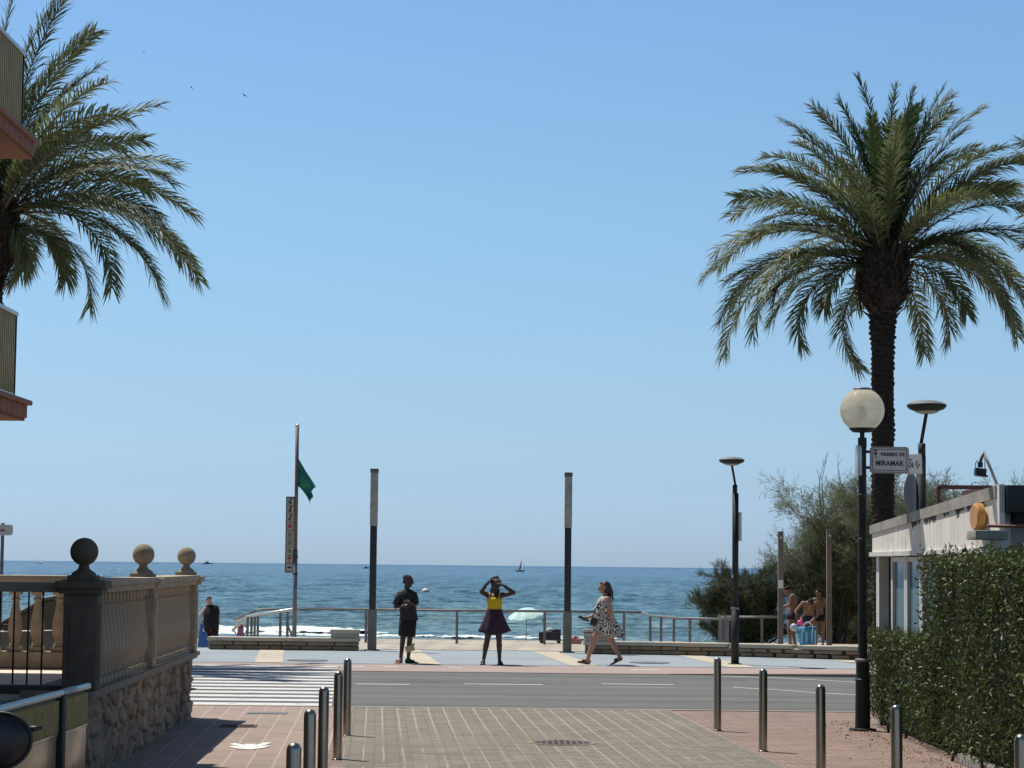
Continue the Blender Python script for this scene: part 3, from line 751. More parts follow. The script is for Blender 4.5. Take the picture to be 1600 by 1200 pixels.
# ---------- light columns
def column(px_, D, topy, label):
    x = atpx(px_, D, 0); h = zof(topy, D, x)
    e = empty('light_column', (x, D, .01), 0, label, 'light column', 'tall square light columns on the promenade')
    m = MB().box((0, 0, .475), (.20, .20, .95), bevel=.01).box((0, 0, .01), (.34, .34, .02)); m.build('base_sleeve', basic('grey_sleeve', (.19, .172, .140), (.13, .118, .096), 3, .6), e, angle=SA)
    MB().box((0, 0, (.95+2.88)/2), (.155, .155, 2.88-.95), bevel=.01).build('shaft', M_black, e, angle=SA)
    k_ = basic('frosted_lamp', (.40, .38, .33), (.25, .24, .21), 9, .5, bump=.3)
    MB().box((0, 0, (2.88+h-.09)/2), (.175, .175, h-2.88-.09), bevel=.012).build('lamp_body', k_, e, angle=SA)
    MB().box((0, 0, h-.045), (.19, .19, .09), bevel=.01).build('cap', basic('cap_grey', (.12, .12, .115), None, 5, .6), e, angle=SA)
    return e
column(581, 53.0, 733, 'dark square light column with frosted top, left of the standing man')
c2_ = column(886, 53.0, 739, 'dark square light column with frosted top, left of the walking woman')

# ---------- promenade railing
def railing(px0, px1, D, z0, ztop, name='railing', posts=(), label='', slope=None):
    pass
e = empty('promenade_railing', (0, 66, -.25), 0, 'long steel railing on the terrace edge between the bench walls', 'railing')
x0 = atpx(480, 66, .5); x1 = atpx(1003, 66, .5); H = .95
MB().tube([(x0, 0, H), (x1, 0, H)], .035, 10).build('top_rail', M_rail, e, True)
for p_ in (572, 714, 851, 975): MB().box((atpx(p_, 66, .3), 0, H/2), (.075, .03, H)).build('post', M_rail, e)
MB().box(((x0+x1)/2, .0, .12), (x1-x0, .012, .012)).build('cable', M_rail, e)
e = empty('ramp_handrail', (0, 62, -.25), 0, 'bright steel handrail with close posts sloping down to the left of the flag pole', 'handrail')
def P3(px_, py_, D): x = atpx(px_, D, .3); return Vector((x, D, zof(py_, D, x)))
pts = [P3(466, 951, 60.0), P3(386, 963, 63.0), P3(364, 985, 65)]; O = Vector((0, 62, -.25))
m = MB(); m.tube([p-O for p in pts], .04, 10); m.build('handrail', M_alu, e, True)
pts2 = [P3(480, 953, 66.0), P3(412, 952, 66), P3(400, 954, 66.0), P3(366, 968, 67.5)]
m = MB(); m.tube([p-O for p in pts2], .035, 10); m.build('rear_handrail', M_rail, e, True)
for px_, D in ((387, 63), (393, 63.5), (398, 64), (403, 64.5), (438, 61.2), (449, 60.9)):
    x = atpx(px_, D, .3); zt = zof(963-(px_-386)*.15, D, x) if px_ < 430 else zof(955-(px_-438)*.15, D, x)
    MB().box((x, D-62, (zt+.25-.55)/2), (.07, .03, zt+.25+.55)).build('post', M_rail, e)
MB().tube([P3(449, 975, 60.9)-O, P3(458, 998, 60.9)-O], .025, 8).build('brace', M_rail, e)
e = empty('ramp_handrail', (0, 62, -.25), 0, 'steel handrail with curved posts stepping down between the walking woman and the lamp post', 'handrail')
pts = [P3(1003, 957, 66), P3(1016, 962, 64), P3(1058, 966, 62), P3(1148, 968, 60.5)]
m = MB(); m.tube([p-O for p in pts], .037, 10); m.build('handrail', M_rail, e, True)
for px_, D, zt in ((1016, 64, 963), (1033, 63.2, 965), (1053, 62.2, 966), (1078, 61.5, 967), (1128, 60.8, 968), (1137, 60.7, 968)):
    x = atpx(px_, D, .3); z = zof(zt, D, x)+.25; MB().box((x, D-62, z/2), (.075, .03, z)).build('post', M_rail, e)
m = MB().tube([P3(1122, 964, 69)-O, P3(1215, 964, 68)-O], .035, 8); m.build('rear_handrail', M_rail, e, True)
for px_ in (1124, 1133, 1190): MB().box((atpx(px_, 68.5, .3), 6.4, .42), (.07, .03, .9)).build('post', M_rail, e)

# ---------- flag pole with flag and pictogram board
D = 60.0; x = atpx(459.5, D, -.25); zt = zof(663, D, x)
fp = empty('flag_pole', (x, D, -.25), 0, 'slim brown flag pole with a pictogram board on its left side', 'flag pole')
lean = atpx(464, D, 5)-x
M_fpole = basic('brown_steel', (.13, .10, .09), (.09, .07, .065), 4, .5)
MB().tube([(0, 0, 0), (lean*.45, 0, 2.6)], .058, 12).build('lower_mast', M_rail, fp, True)
MB().tube([(lean*.45, 0, 2.6), (lean, 0, zt+.20)], .048, 12).build('upper_mast', M_fpole, fp, True)
MB().sphere((lean, 0, zt+.20), .062, 14, 10).build('top_cap', M_alu, fp, True)
for zz in (1.95, 2.4): MB().lathe([(.07, zz), (.07, zz+.05)], (lean*.3, 0, 0), n=14).build('clamp', M_iron, fp)
# board
bx0 = atpx(446.5, D, 3)-x; bx1 = atpx(459.5, D, 3)-x; z0 = zof(895, D, x)+.25; z1 = zof(776, D, x)+.25
MB().box(((bx0+bx1)/2, -.03, (z0+z1)/2), (bx1-bx0, .04, z1-z0), bevel=.008).build('sign_board', M_fpole, fp)
M_pict = basic('beige_pictogram', (.40, .37, .31), (.33, .30, .25), 6, .6); M_redp = basic('red_mark', (.42, .05, .04), None, 6, .6)
n = 9; hh = (z1-z0-.06)/n; w = (bx1-bx0)*.78
for j in range(n):
    zc = z1-.03-hh*(j+.5); cx = (bx0+bx1)/2+.01
    pn = MB().box((cx, -.058, zc), (w, .012, hh*.90)).build('pictogram_panel', M_pict, fp)
    m = MB(); yk = -.068
    if j == 3: m.box((cx, yk, zc), (.025, .006, .17), Matrix.Rotation(.8, 3, 'Y')).box((cx, yk-.003, zc), (.025, .006, .17), Matrix.Rotation(-.8, 3, 'Y')).lathe([(.045, 0), (.045, .006)], (cx, yk-.006, zc), n=12, M=Matrix.Rotation(math.pi/2, 3, 'X'))
    elif j == 7: m.box((cx, yk, zc+.03), (.035, .006, .13)).box((cx, yk-.003, zc+.03), (.12, .006, .035)).box((cx, yk, zc-.08), (.03, .006, .03))
    elif j in (0, 1, 2): m.lathe([(.022, 0), (.022, .006)], (cx+.02, yk, zc+.07), n=10, M=Matrix.Rotation(math.pi/2, 3, 'X')).box((cx, yk, zc-.01), (.03, .006, .13), Matrix.Rotation(.35*(j-1), 3, 'Y')).box((cx-.02, yk-.002, zc-.03), (.09, .006, .022), Matrix.Rotation(.6, 3, 'Y'))
    elif j in (4, 5, 6):
        for q in range(4): m.box((cx, yk, zc+.045-.03*q), (.10, .006, .011))
    else: m.box((cx, yk, zc), (.09, .006, .05))
    m.build('symbol', M_redp if j in (3, 7) else M_pole, pn)
# flag: hangs half furled from the pole
M_flag = basic('green_flag', (.010, .20, .13), (.006, .135, .09), 3, .7)
zf1 = zof(716, D, x)+.25; zf0 = zof(760, D, x)+.25; ft = zof(789, D, x)+.25
m = MB(); nu, nv = 22, 14; Wm = .47
g = {}
for i in range(nu+1):
    u = i/nu
    top = Vector((lean*.85+.04+Wm*u, 0, zf1-(zf1-(ft+.48))*u**.95)); bot = Vector((lean*.8+.04+(Wm-.10)*u**.85, 0, zf0+(ft-zf0)*u**1.15))
    for j in range(nv+1):
        w_ = j/nv; p = top.lerp(bot, w_); y = .10*math.sin(w_*8+u*3)*u+.05*math.sin(u*9+w_*3); 
        if u > .8: p.x -= (u-.8)*.35*abs(math.sin(w_*6))
        g[i, j] = m.bm.verts.new((p.x, y, p.z))
for i in range(nu):
    for j in range(nv): m.bm.faces.new((g[i, j], g[i+1, j], g[i+1, j+1], g[i, j+1]))
o = m.build('flag', M_flag, None, True); o.location = (x, D, -.25); sd_ = o.modifiers.new('s', 'SOLIDIFY'); sd_.thickness = .006
tag(o, 'limp green flag hanging from the flag pole', 'flag')

# ---------- lamps
def mush_lamp(px_, D, topy, label, boards=True, z0=.01, lean=.08, side=-1):
    x = atpx(px_, D, 0); h = zof(topy, D, x)
    e = empty('street_lamp', (x, D, z0), 0, label, 'street lamp', 'street lamps with flat round heads')
    MB().tube([(0, 0, 0), (0, 0, .02)], .14, 16).tube([(0, 0, 0), (0, 0, 1.15)], .082, 16).build('lower_pole', M_pole, e, True)
    MB().lathe([(.084, 1.13), (.09, 1.14), (.09, 1.17), (.084, 1.18)], n=16).build('collar', M_rail, e)
    MB().tube([(0, 0, 1.15), (0, 0, h-.75)], .066, 16).build('upper_pole', M_pole, e, True)
    MB().tube([(side*.012, 0, h-.78), (side*.012, 0, h-.58)], .05, 14).tube([(0, 0, h-.6), (-side*-lean, 0, h-.15)], .024, 10).build('neck', M_pole, e, True)
    hd = MB().lathe([(.05, h-.165), (.14, h-.15), (.235, h-.115), (.262, h-.085), (.268, h-.07), (.262, h-.055), (.20, h-.02), (.10, h-.003), (0, h)], (side*lean, 0, 0), n=36).build('lamp_head', M_pole, e, angle=R(50))
    MB().lathe([(.262, h-.052), (.2, h-.016), (.1, h+.001), (0, h+.004)], (side*lean, 0, 0), n=36, cap=False).build('head_cover', basic('grey_cover', (.20, .21, .20), (.15, .155, .15), 5, .5), hd, True)
    MB().lathe([(0, h-.185), (.08, h-.180), (.15, h-.160), (.16, h-.145)], (side*lean, 0, 0), n=30, cap=False).build('lens', basic('lamp_lens', (.35, .35, .32), None, 5, .3), hd, True)
    return e, x, h
e, lx, lh = mush_lamp(1148.5, 47.5, 715, 'slim dark street lamp standing on the promenade edge right of the walking woman', side=-1)
m = MB(); m.box((.095, 0, 2.85), (.05, .26, .60), bevel=.01); m.build('side_board', M_alu, e)
for zz in (2.62, 3.1): MB().box((.065, 0, zz), (.05, .03, .03)).build('bracket', M_iron, e)
MB().box((-.06, -.03, 1.82), (.02, .05, .05)).build('sticker', M_white, e)
e2, lx2, lh2 = mush_lamp(1440.5, 30.7, 627, 'dark street lamp rising behind the flat white building roof', side=1)
# round sign seen from behind and small pictogram sign on it
sd2 = MB().lathe([(.29, -.006), (.29, .006)], n=32, M=Matrix.Rotation(R(90), 3, 'X')).build('round_sign', M_rail, e2)
sd2.location = (-.14, -.02, zof(772, 30.7, lx2)); sd2.rotation_euler = (0, 0, R(62))
sg = MB().box((0, 0, 0), (.22, .02, .27), bevel=.008).build('pictogram_sign', M_white, e2); sg.location = (-.115, -.09, zof(727, 30.7, lx2)); sg.rotation_euler = (0, R(-3), R(-8))
m = MB()
for q, (a, c_) in enumerate(((-.06, -.02), (-.035, 0), (-.01, -.015), (.04, .01), (.06, -.03))): m.box((a, -.013, c_), (.014, .004, .07), Matrix.Rotation(.3*(q-2), 3, 'Y'))
m.box((-.04, -.013, .06), (.03, .004, .02)); m.build('symbols', M_black, sg)
MB().box((0, -.0115, 0), (.20, .002, .25)).build('face', basic('sign_white', (.75, .74, .70), (.68, .67, .63), 4, .5), sg)

# globe lamp with the street name
LX = atpx(1348, 28.6, 0); LD = 28.6; hp = zof(672, LD, LX)
gl = empty('globe_lamp', (LX, LD, .004), 0, 'dark lamp post with a cream glass globe beside the hedge', 'street lamp')
MB().lathe([(.17, 0), (.17, .02), (.095, .03), (.088, .60), (.093, .61), (.096, .63), (.075, .65)], n=24).build('base_sleeve', M_pole, gl, angle=SA)
MB().lathe([(.092, .845), (.100, .85), (.100, .875), (.06, .89)], n=24).build('collar', M_rail, gl, angle=SA)
MB().lathe([(.082, .60), (.082, .86), (.056, .88), (.054, 2.0), (.050, hp-.12), (.050, hp-.1), (.03, hp-.1), (.03, hp-.02)], n=24).build('pole', M_pole, gl, angle=SA)
MB().box((0, 0, hp-.17), (.10, .10, .14), bevel=.01).build('pole_head', M_pole, gl, angle=SA)
for zz in (2.35, 2.9): MB().lathe([(.054, zz), (.060, zz+.01), (.060, zz+.03), (.054, zz+.04)], n=20).build('band', M_iron, gl)
rG = .278; zc = hp+rG-.03
k = NT('globe_glass'); v = k.coord(); k.color(k.ramp(k.noise(v, 3, 2), [(.3, (.72, .67, .50)), (.7, (.84, .79, .64))])); k.set(Roughness=.16); k.b.inputs['Transmission Weight'].default_value = .6
tl = k.n('ShaderNodeBsdfTranslucent'); tl.inputs['Color'].default_value = (.80, .78, .70, 1); ms = k.n('ShaderNodeMixShader'); ms.inputs[0].default_value = .4; k.l(k.b.outputs[0], ms.inputs[1]); k.l(tl.outputs[0], ms.inputs[2]); k.l(ms.outputs[0], k.out.inputs['Surface'])
k.b.inputs['IOR'].default_value = 1.08
wv = k.n('ShaderNodeTexWave', wave_type='BANDS', bands_direction='Z'); wv.inputs['Scale'].default_value = 14; k.l(v, wv.inputs['Vector']); k.bump(wv.outputs['Fac'], .12, .003); M_globe = k.m
gb = MB().sphere((0, 0, 0), rG, 48, 32).build('globe', M_globe, gl, True); gb.location = (0, 0, zc)
MB().lathe([(.03, -.12), (.045, -.05), (.03, .05), (0, .06)], n=12).build('bulb', M_white, gb, True)
MB().lathe([(rG+.002, -.004), (rG+.006, 0), (rG+.002, .004)], n=48, cap=False).build('seam', M_globe, gb, True)
MB().lathe([(0, -rG-.01), (.12, -rG+.0), (.16, -rG+.035), (.165, -rG+.05), (.15, -rG+.045)], n=32, cap=False).build('base_dish', M_pole, gb, True)
MB().lathe([(.115, rG-.032), (.115, rG-.010), (.10, rG+.004), (0, rG+.008)], n=32).build('top_cap', M_rail, gb, True)
# side plate (a sign seen edge on) and the name sign
sp_ = MB().box((-.055, -.03, zof(722, LD, LX)), (.055, .26, .36), bevel=.01).build('side_plate', M_alu, gl, angle=SA)
MB().box((-.055, -.03, zof(722, LD, LX)+.185), (.05, .1, .03)).build('bracket', M_white, gl)
SX = (atpx(1389, LD, 3)-LX); SZ = zof(719, LD, LX+SX); SW = .485; SH = .335
sg = empty('street_sign', (LX+SX, LD-.03, SZ), 0, 'white street name sign reading Passeig de Miramar on the globe lamp post', 'sign')
sg.rotation_euler = (0, R(0.7), R(-4))
def rrect(w, h, r, n=6):
    P = []
    for cx, cy, a0 in ((w/2-r, h/2-r, 0), (-w/2+r, h/2-r, 90), (-w/2+r, -h/2+r, 180), (w/2-r, -h/2+r, 270)):
        for q in range(n+1): a = R(a0+90*q/n); P.append((cx+r*math.cos(a), cy+r*math.sin(a)))
    return P
def plate(w, h, r, y, th, name, mat, par):
    return MB().slab([(a, y, c_) for a, c_ in rrect(w, h, r)], (0, th, 0)).build(name, mat, par)
M_sface = basic('sign_face', (.66, .63, .60), (.58, .55, .52), 5, .45)
plate(SW, SH, .04, -.016, .032, 'frame', basic('sign_frame', (.34, .32, .31), (.27, .26, .25), 5, .5), sg)
plate(SW-.04, SH-.045, .025, -.020, .003, 'face', M_sface, sg)
m = MB()
for (cx, cz, w_, h_) in ((0, (SH-.075)/2, SW-.07, .007), (0, -(SH-.075)/2, SW-.07, .007), ((SW-.07)/2, 0, .007, SH-.068), (-(SW-.07)/2, 0, .007, SH-.068)): m.box((cx, -.0215, cz), (w_, .003, h_))
m.build('border_line', M_black, sg)
M_ink = basic('sign_ink', (.03, .025, .03), None, 5, .5)
text_mesh('PASSEIG DE', .058, (.040, -.0215, .068), M_ink, sg, bold=.0018)
text_mesh('MIRAMAR', .092, (.0, -.0215, -.045), M_ink, sg, sx=.86, bold=.0018)
m = MB(); cx, cz = -.172, .075
m.slab([(cx+a, -.0225, cz+b_) for a, b_ in ((-.022, .0), (0, .026), (.022, 0), (0, -.026))], (0, .003, 0)); m.box((cx, -.021, cz+.034), (.034, .003, .012)).box((cx-.013, -.021, cz+.043), (.006, .003, .012)).box((cx, -.021, cz+.045), (.006, .003, .014)).box((cx+.013, -.021, cz+.043), (.006, .003, .012)).box((cx, -.021, cz-.034), (.008, .003, .014)).box((cx, -.021, cz-.046), (.04, .003, .004))
m.build('crest', M_ink, sg)
for zz in (-.10, .10): MB().box((-SW/2-.05, .02, zz), (.12, .03, .035)).build('clamp', M_iron, sg)

# ---------- sign at the far left edge
x = atpx(4, 45, 2.5); sz = zof(829, 45, x)
sn = empty('direction_sign', (x, 45, .01), 0, 'small white direction sign with a red arrow on a grey post at the left edge', 'sign')
MB().tube([(0, 0, 0), (0, 0, sz+.14)], .035, 12).build('post', M_rail, sn, True)
plate(.62, .21, .05, 0, .03, 'panel', M_white, sn).location = (-.10, -.06, sz)
m = MB().box((-.02, 0, 0), (.24, .004, .016), Matrix.Rotation(.1, 3, 'Y')).slab([(.1, -.002, .03), (.17, -.002, -.012), (.1, -.002, -.035)], (0, .004, 0)); o = m.build('arrow', M_redp, sn); o.location = (-.10, -.064, sz)
plate(.60, .19, .045, 0, .004, 'face', basic('pale_face', (.6, .57, .54), None, 4, .5), sn).location = (-.10, -.062, sz)

# ---------- low white building at the right
M_wall = basic('weathered_white', (.80, .75, .65), (.56, .51, .43), 2.2, .85, bump=.3, stretch=(1, 1, .35), detail=8)
k = NT('weathered_fascia'); v = k.coord(); f = k.noise(v, 2.5, 8, .65); g = k.noise(k.coord((9, 9, .9)), 1.0, 5, .6); h_ = k.noise(v, 12, 6, .7)
c = k.ramp(f, [(.30, (.56, .50, .42)), (.45, (.80, .76, .68)), (.7, (.86, .82, .74))])
c = k.mix(.45, c, k.ramp(g, [(.38, (.58, .53, .46)), (.55, (1, 1, 1))]), 'MULTIPLY'); c = k.mix(k.ramp(h_, [(.70, (0, 0, 0)), (.73, (1, 1, 1))]), c, (.34, .30, .25)); k.color(c); k.set(Roughness=.85); k.bump(f, .4, .01); M_wall = k.m
M_conc = basic('rough_concrete', (.40, .38, .34), (.26, .245, .22), 4, .9, bump=.5)
F = Vector((atpx(1363, 30.0, 2.4), 30.0)); N = Vector((atpx(1557, 25.2, 2.6), 25.2))
kb = empty('white_building', (F.x, F.y, 0), 0, 'low flat roofed white building with peeling fascia behind the hedge', 'building')
hF = zof(833, 30, F.x); hN = zof(777, 25.2, N.x); hb = zof(866, 30, F.x)
hbN = zof(860, 25.2, N.x)
d = N-F; Lf = d.length; dn = d.normalized(); side = Vector((-dn.y, dn.x)) if Vector((-dn.y, dn.x)).x > 0 else Vector((dn.y, -dn.x))
def bpnt(s, o, z): return Vector((dn.x*s+side.x*o, dn.y*s+side.y*o, z))
MB().slab([bpnt(0, 0, hb), bpnt(Lf, 0, hbN), bpnt(Lf, 0, hN), bpnt(0, 0, hF)], bpnt(0, .16, 0)).build('fascia', M_wall, kb)
m = MB().slab([bpnt(-.06, -.02, hF-.01), bpnt(Lf+.02, -.02, hN-.01), bpnt(Lf+.02, -.02, hN+.13), bpnt(-.06, -.02, hF+.10)], bpnt(0, .35, 0)); m.build('roof_edge', M_conc, kb)
m = MB().slab([bpnt(-.05, -.03, hb-.03), bpnt(Lf, -.03, hbN-.03), bpnt(Lf, -.03, hbN+.03), bpnt(-.05, -.03, hb+.025)], bpnt(0, .2, 0)); m.build('lintel', M_white, kb)
rr = random.Random(9); m = MB()
for q in range(34):                          # broken plaster below the roof edge
    s_ = rr.uniform(Lf*.35, Lf-.1); t_ = s_/Lf; zt_ = hF+(hN-hF)*t_; w_ = rr.uniform(.04, .20); h_ = rr.uniform(.015, .06)*(1+(rr.random() > .8))
    m.slab([bpnt(s_, -.004, zt_-.005), bpnt(s_+w_, -.004, zt_-.005+.0), bpnt(s_+w_*.8, -.004, zt_-h_), bpnt(s_+w_*.35, -.004, zt_-h_*1.3), bpnt(s_+w_*.1, -.004, zt_-h_*.6)], bpnt(0, .003+q*.00002, 0))
m.build('broken_plaster', basic('bare_plaster', (.20, .17, .14), (.12, .10, .085), 20, .9), kb)
m = MB().slab([bpnt(.0, .28, hF-.05), bpnt(Lf, .28, hN-.05), bpnt(Lf, 6, hN-.05), bpnt(0.0, 6, hF-.05)], (0, 0, .09)); m.build('roof', M_conc, kb)
# end wall facing the sea, kept in front of the street lamp behind it
MB().slab([bpnt(.02, .3, 0), bpnt(.02, 6, 0), bpnt(.02, 6, hF-.06), bpnt(.02, .3, hF-.06)], bpnt(.15, 0, 0)).build('end_wall', M_wall, kb)
MB().box(bpnt(.12, .10, hb/2-.02), (.13, .13, hb-.04), Matrix.Rotation(math.atan2(dn.x, -dn.y), 3, 'Z')).build('corner_column', M_white, kb)
k = NT('window_glass'); k.color(k.ramp(k.noise(k.coord(), 1.5, 2), [(.3, (.10, .15, .17)), (.7, (.16, .22, .24))])); k.set(Roughness=.06); k.b.inputs['Specular IOR Level'].default_value = 1.0; M_win = k.m
rot = Matrix.Rotation(-math.atan2(-dn.x, -dn.y)+0, 3, 'Z'); ang = math.atan2(dn.y, dn.x)
rot = Matrix.Rotation(ang, 3, 'Z')
s = .62
for wi, w_ in enumerate((.62, .62, .9, .9, .9)):
    m = MB(); zc_ = hb/2; 
    for q in (.0, 1.0): m.box(bpnt(s+q*(w_-.06)+.03, .10, zc_), (.06, .07, hb-.06), rot)
    for zz in (.04, .75, hb-.07): m.box(bpnt(s+w_/2, .10, zz), (w_-.12, .06, .06), rot)
    wo_ = m.build('window', M_white, kb)
    MB().box(bpnt(s+w_/2, .11, zc_), (w_-.10, .02, hb-.1), rot).build('pane', M_win, wo_); s += w_+.01
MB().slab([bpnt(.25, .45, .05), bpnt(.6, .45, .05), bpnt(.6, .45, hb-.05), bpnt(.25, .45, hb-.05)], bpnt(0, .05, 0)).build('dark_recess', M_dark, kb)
MB().slab([bpnt(.2, 1.6, 0), bpnt(Lf, 1.6, 0), bpnt(Lf, 1.6, hb), bpnt(.2, 1.6, hb)], bpnt(0, .1, 0)).build('inner_wall', basic('interior_wall', (.3, .3, .29), None, 3, .9), kb)
# front wall facing the camera with a dark panel above
nx_, ny_ = N.x-F.x, N.y-F.y
hT = zof(757, 25.1, N.x+.1)
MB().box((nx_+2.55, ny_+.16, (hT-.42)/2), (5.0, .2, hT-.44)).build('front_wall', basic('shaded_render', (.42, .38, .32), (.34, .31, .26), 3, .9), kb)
MB().box((nx_+.03, ny_+.03, (hT+2.2)/2), (.06, .36, hT-2.2)).build('corner_trim', M_white, kb)
MB().box((nx_+2.53, ny_-.0, hT-.16), (4.92, .45, .30), bevel=.01).build('dark_box', M_black, kb, angle=SA)
MB().box((nx_+2.62, ny_+.02, hT-.36), (4.9, .28, .1)).build('dark_box', M_dark, kb)
MB().tube([(nx_-.15, ny_-.22, zof(822, 25, N.x)), (nx_+4.5, ny_-.22, zof(822, 25, N.x))], .018, 8).build('pipe', basic('red_pipe', (.28, .12, .09), None, 5, .6), kb, True)
MB().box((nx_-.10, ny_+.02, zof(836, 25, N.x)), (.36, .5, .10), bevel=.015).build('stub_beam', M_conc, kb, angle=SA)
# orange disc on the fascia
o = MB().lathe([(0, -.05), (.13, -.05), (.15, -.03), (.15, .04), (.13, .05)], n=32, M=Matrix.Rotation(R(90), 3, 'Y')).build('wall_lamp', basic('orange_plastic', (.62, .30, .08), (.50, .23, .06), 5, .4), None, angle=SA)
q = bpnt(Lf-.42, -.07, 0); dpos = Vector((F.x+q.x, F.y+q.y, zof(808, 25.6, F.x+q.x))); o.location = dpos; o.rotation_euler = (0, 0, ang+R(90)); o.scale = (1, 1, 1.05)
tag(o, 'orange disc shaped wall lamp at the near end of the white fascia', 'wall lamp')
# rusty frame on the roof
x0 = atpx(1466, 28, 3); x1 = atpx(1556, 28, 3); zt = zof(761, 28, x0)-.02
m = MB().box(((x0+x1)/2, 0, zt), (x1-x0, .05, .05)).box((x0, 0, (zt+2.5)/2), (.05, .05, zt-2.5)); m.box((x1, 1.0, zt), (.05, 2, .05))
m.box((x1, 0, (zt+2.5)/2), (.05, .05, zt-2.5)); o = m.build('roof_frame', basic('maroon_metal', (.10, .03, .03), (.07, .022, .022), 5, .6)); o.location = (0, 28.0, .02)
zt2 = zof(761, 28.0, x0); tag(o, 'thin maroon metal frame standing on the white building roof', 'frame')
# floodlight on its bent arm
Dp = 25.4; A = P3(1562, 762, Dp); B = P3(1540, 706, Dp); Cc = P3(1534, 722, Dp)
fl = empty('floodlight', A, 0, 'small floodlight on a bent cream arm above the white building corner', 'floodlight')
MB().tube([(0, .1, -.15), (0, 0, 0), B-A], .017, 8).build('arm', basic('cream_paint', (.55, .50, .40), None, 5, .5), fl, True)
MB().tube([B-A, Cc-A], .018, 8).build('arm_tip', M_rail, fl, True)
q = P3(1534, 737, Dp)-A
m = MB().box(q, (.125, .10, .075), Matrix.Rotation(.12, 3, 'Y'), bevel=.01).box(q+Vector((0, -.04, -.045)), (.13, .13, .02), Matrix.Rotation(.12, 3, 'Y')); m.build('lamp_housing', M_iron, fl, angle=SA)
MB().tube([Cc-A, Cc-A+Vector((0, 0, -.06))], .03, 8).build('hinge', M_iron, fl)
MB().tube([Cc-A+Vector((-.03, 0, .02)), Cc-A+Vector((-.055, 0, -.02)), q+Vector((-.05, 0, .03))], .005, 6).tube([B-A+Vector((.01, 0, 0)), B-A+Vector((.01, 0, -.2)), q+Vector((.06, .0, 0))], .005, 6).build('cable', M_black, fl)

# ---------- shower posts
for px_, ty, lab in ((1219.5, 832, 'brown wooden shower post left of the bathers'), (1295.5, 829, 'brown wooden shower post right of the bathers')):
    x = atpx(px_, 66.3, 0); h = zof(ty, 66.3, x)+.25
    e = empty('shower_post', (x, 66.3, -.25), 0, lab, 'shower post', 'shower posts behind the bench')
    MB().box((0, 0, h/2), (.15, .15, h), bevel=.01).build('post', basic('post_brown', (.20, .16, .125), (.13, .105, .08), 3, .8, stretch=(2, 2, .3)), e, angle=SA)
    MB().box((0, 0, h+.015), (.17, .17, .03), bevel=.005).build('cap', M_rail, e)
    MB().box((0, -.08, 1.55+.25 if px_ < 1250 else 1.5), (.14, .012, .24 if px_ < 1250 else .05)).build('notice', M_white if px_ < 1250 else M_rail, e)
    MB().tube([(.0, -.07, h-.1), (0, -.22, h-.13)], .015, 8).lathe([(.045, -.02), (.02, .01)], (0, -.23, h-.15), n=12).build('shower_head', M_rail, e)

# ================================================================== VEGETATION
M_frond = leafmat('palm_leaflet', (0.034, 0.048, 0.020), (0.185, 0.210, 0.088), rough=.50, trans=.2, spec=.35, nscale=.7, dry=(.30, .25, .14))
M_frondy = leafmat('young_palm_leaflet', (0.022, 0.042, 0.014), (0.085, 0.130, 0.040), rough=.5, trans=.28, spec=.3, nscale=.7)
M_rachis = basic('palm_rachis', (0.17, 0.14, 0.06), (0.10, 0.085, 0.04), 6, .6)
M_trunk = basic('palm_trunk_bark', (0.040, 0.032, 0.025), (0.016, 0.013, 0.011), 9, .95, bump=.6, spec=.2)
M_boot = basic('old_leaf_base', (0.065, 0.050, 0.036), (0.014, 0.011, 0.009), 9, .9, bump=.5, spec=.2)

def frond_curve(base, az, chord_l, theta, droop, n=26, roll=0.0, sway=0.0):
    # arc whose chord leaves base at angle theta, total droop in radians; bends more towards the tip
    dr = droop; s = np.linspace(0, 1, n)
    ang = -dr*(s**1.25)
    dx = np.cos(ang); dz = np.sin(ang)
    X = np.concatenate([[0], np.cumsum((dx[1:]+dx[:-1])/2)]); Z = np.concatenate([[0], np.cumsum((dz[1:]+dz[:-1])/2)])
    L = math.hypot(X[-1], Z[-1]); a = math.atan2(Z[-1], X[-1]); sc = chord_l/L; r = theta-a
    x = (X*math.cos(r)-Z*math.sin(r))*sc; z = (X*math.sin(r)+Z*math.cos(r))*sc
    sw = sway*(s**2)*chord_l
    ca, sa = math.cos(az), math.sin(az)
    P = np.stack([base[0]+x*ca-sw*sa, base[1]+x*sa+sw*ca, base[2]+z], -1)
    return P, sc*(n-1)

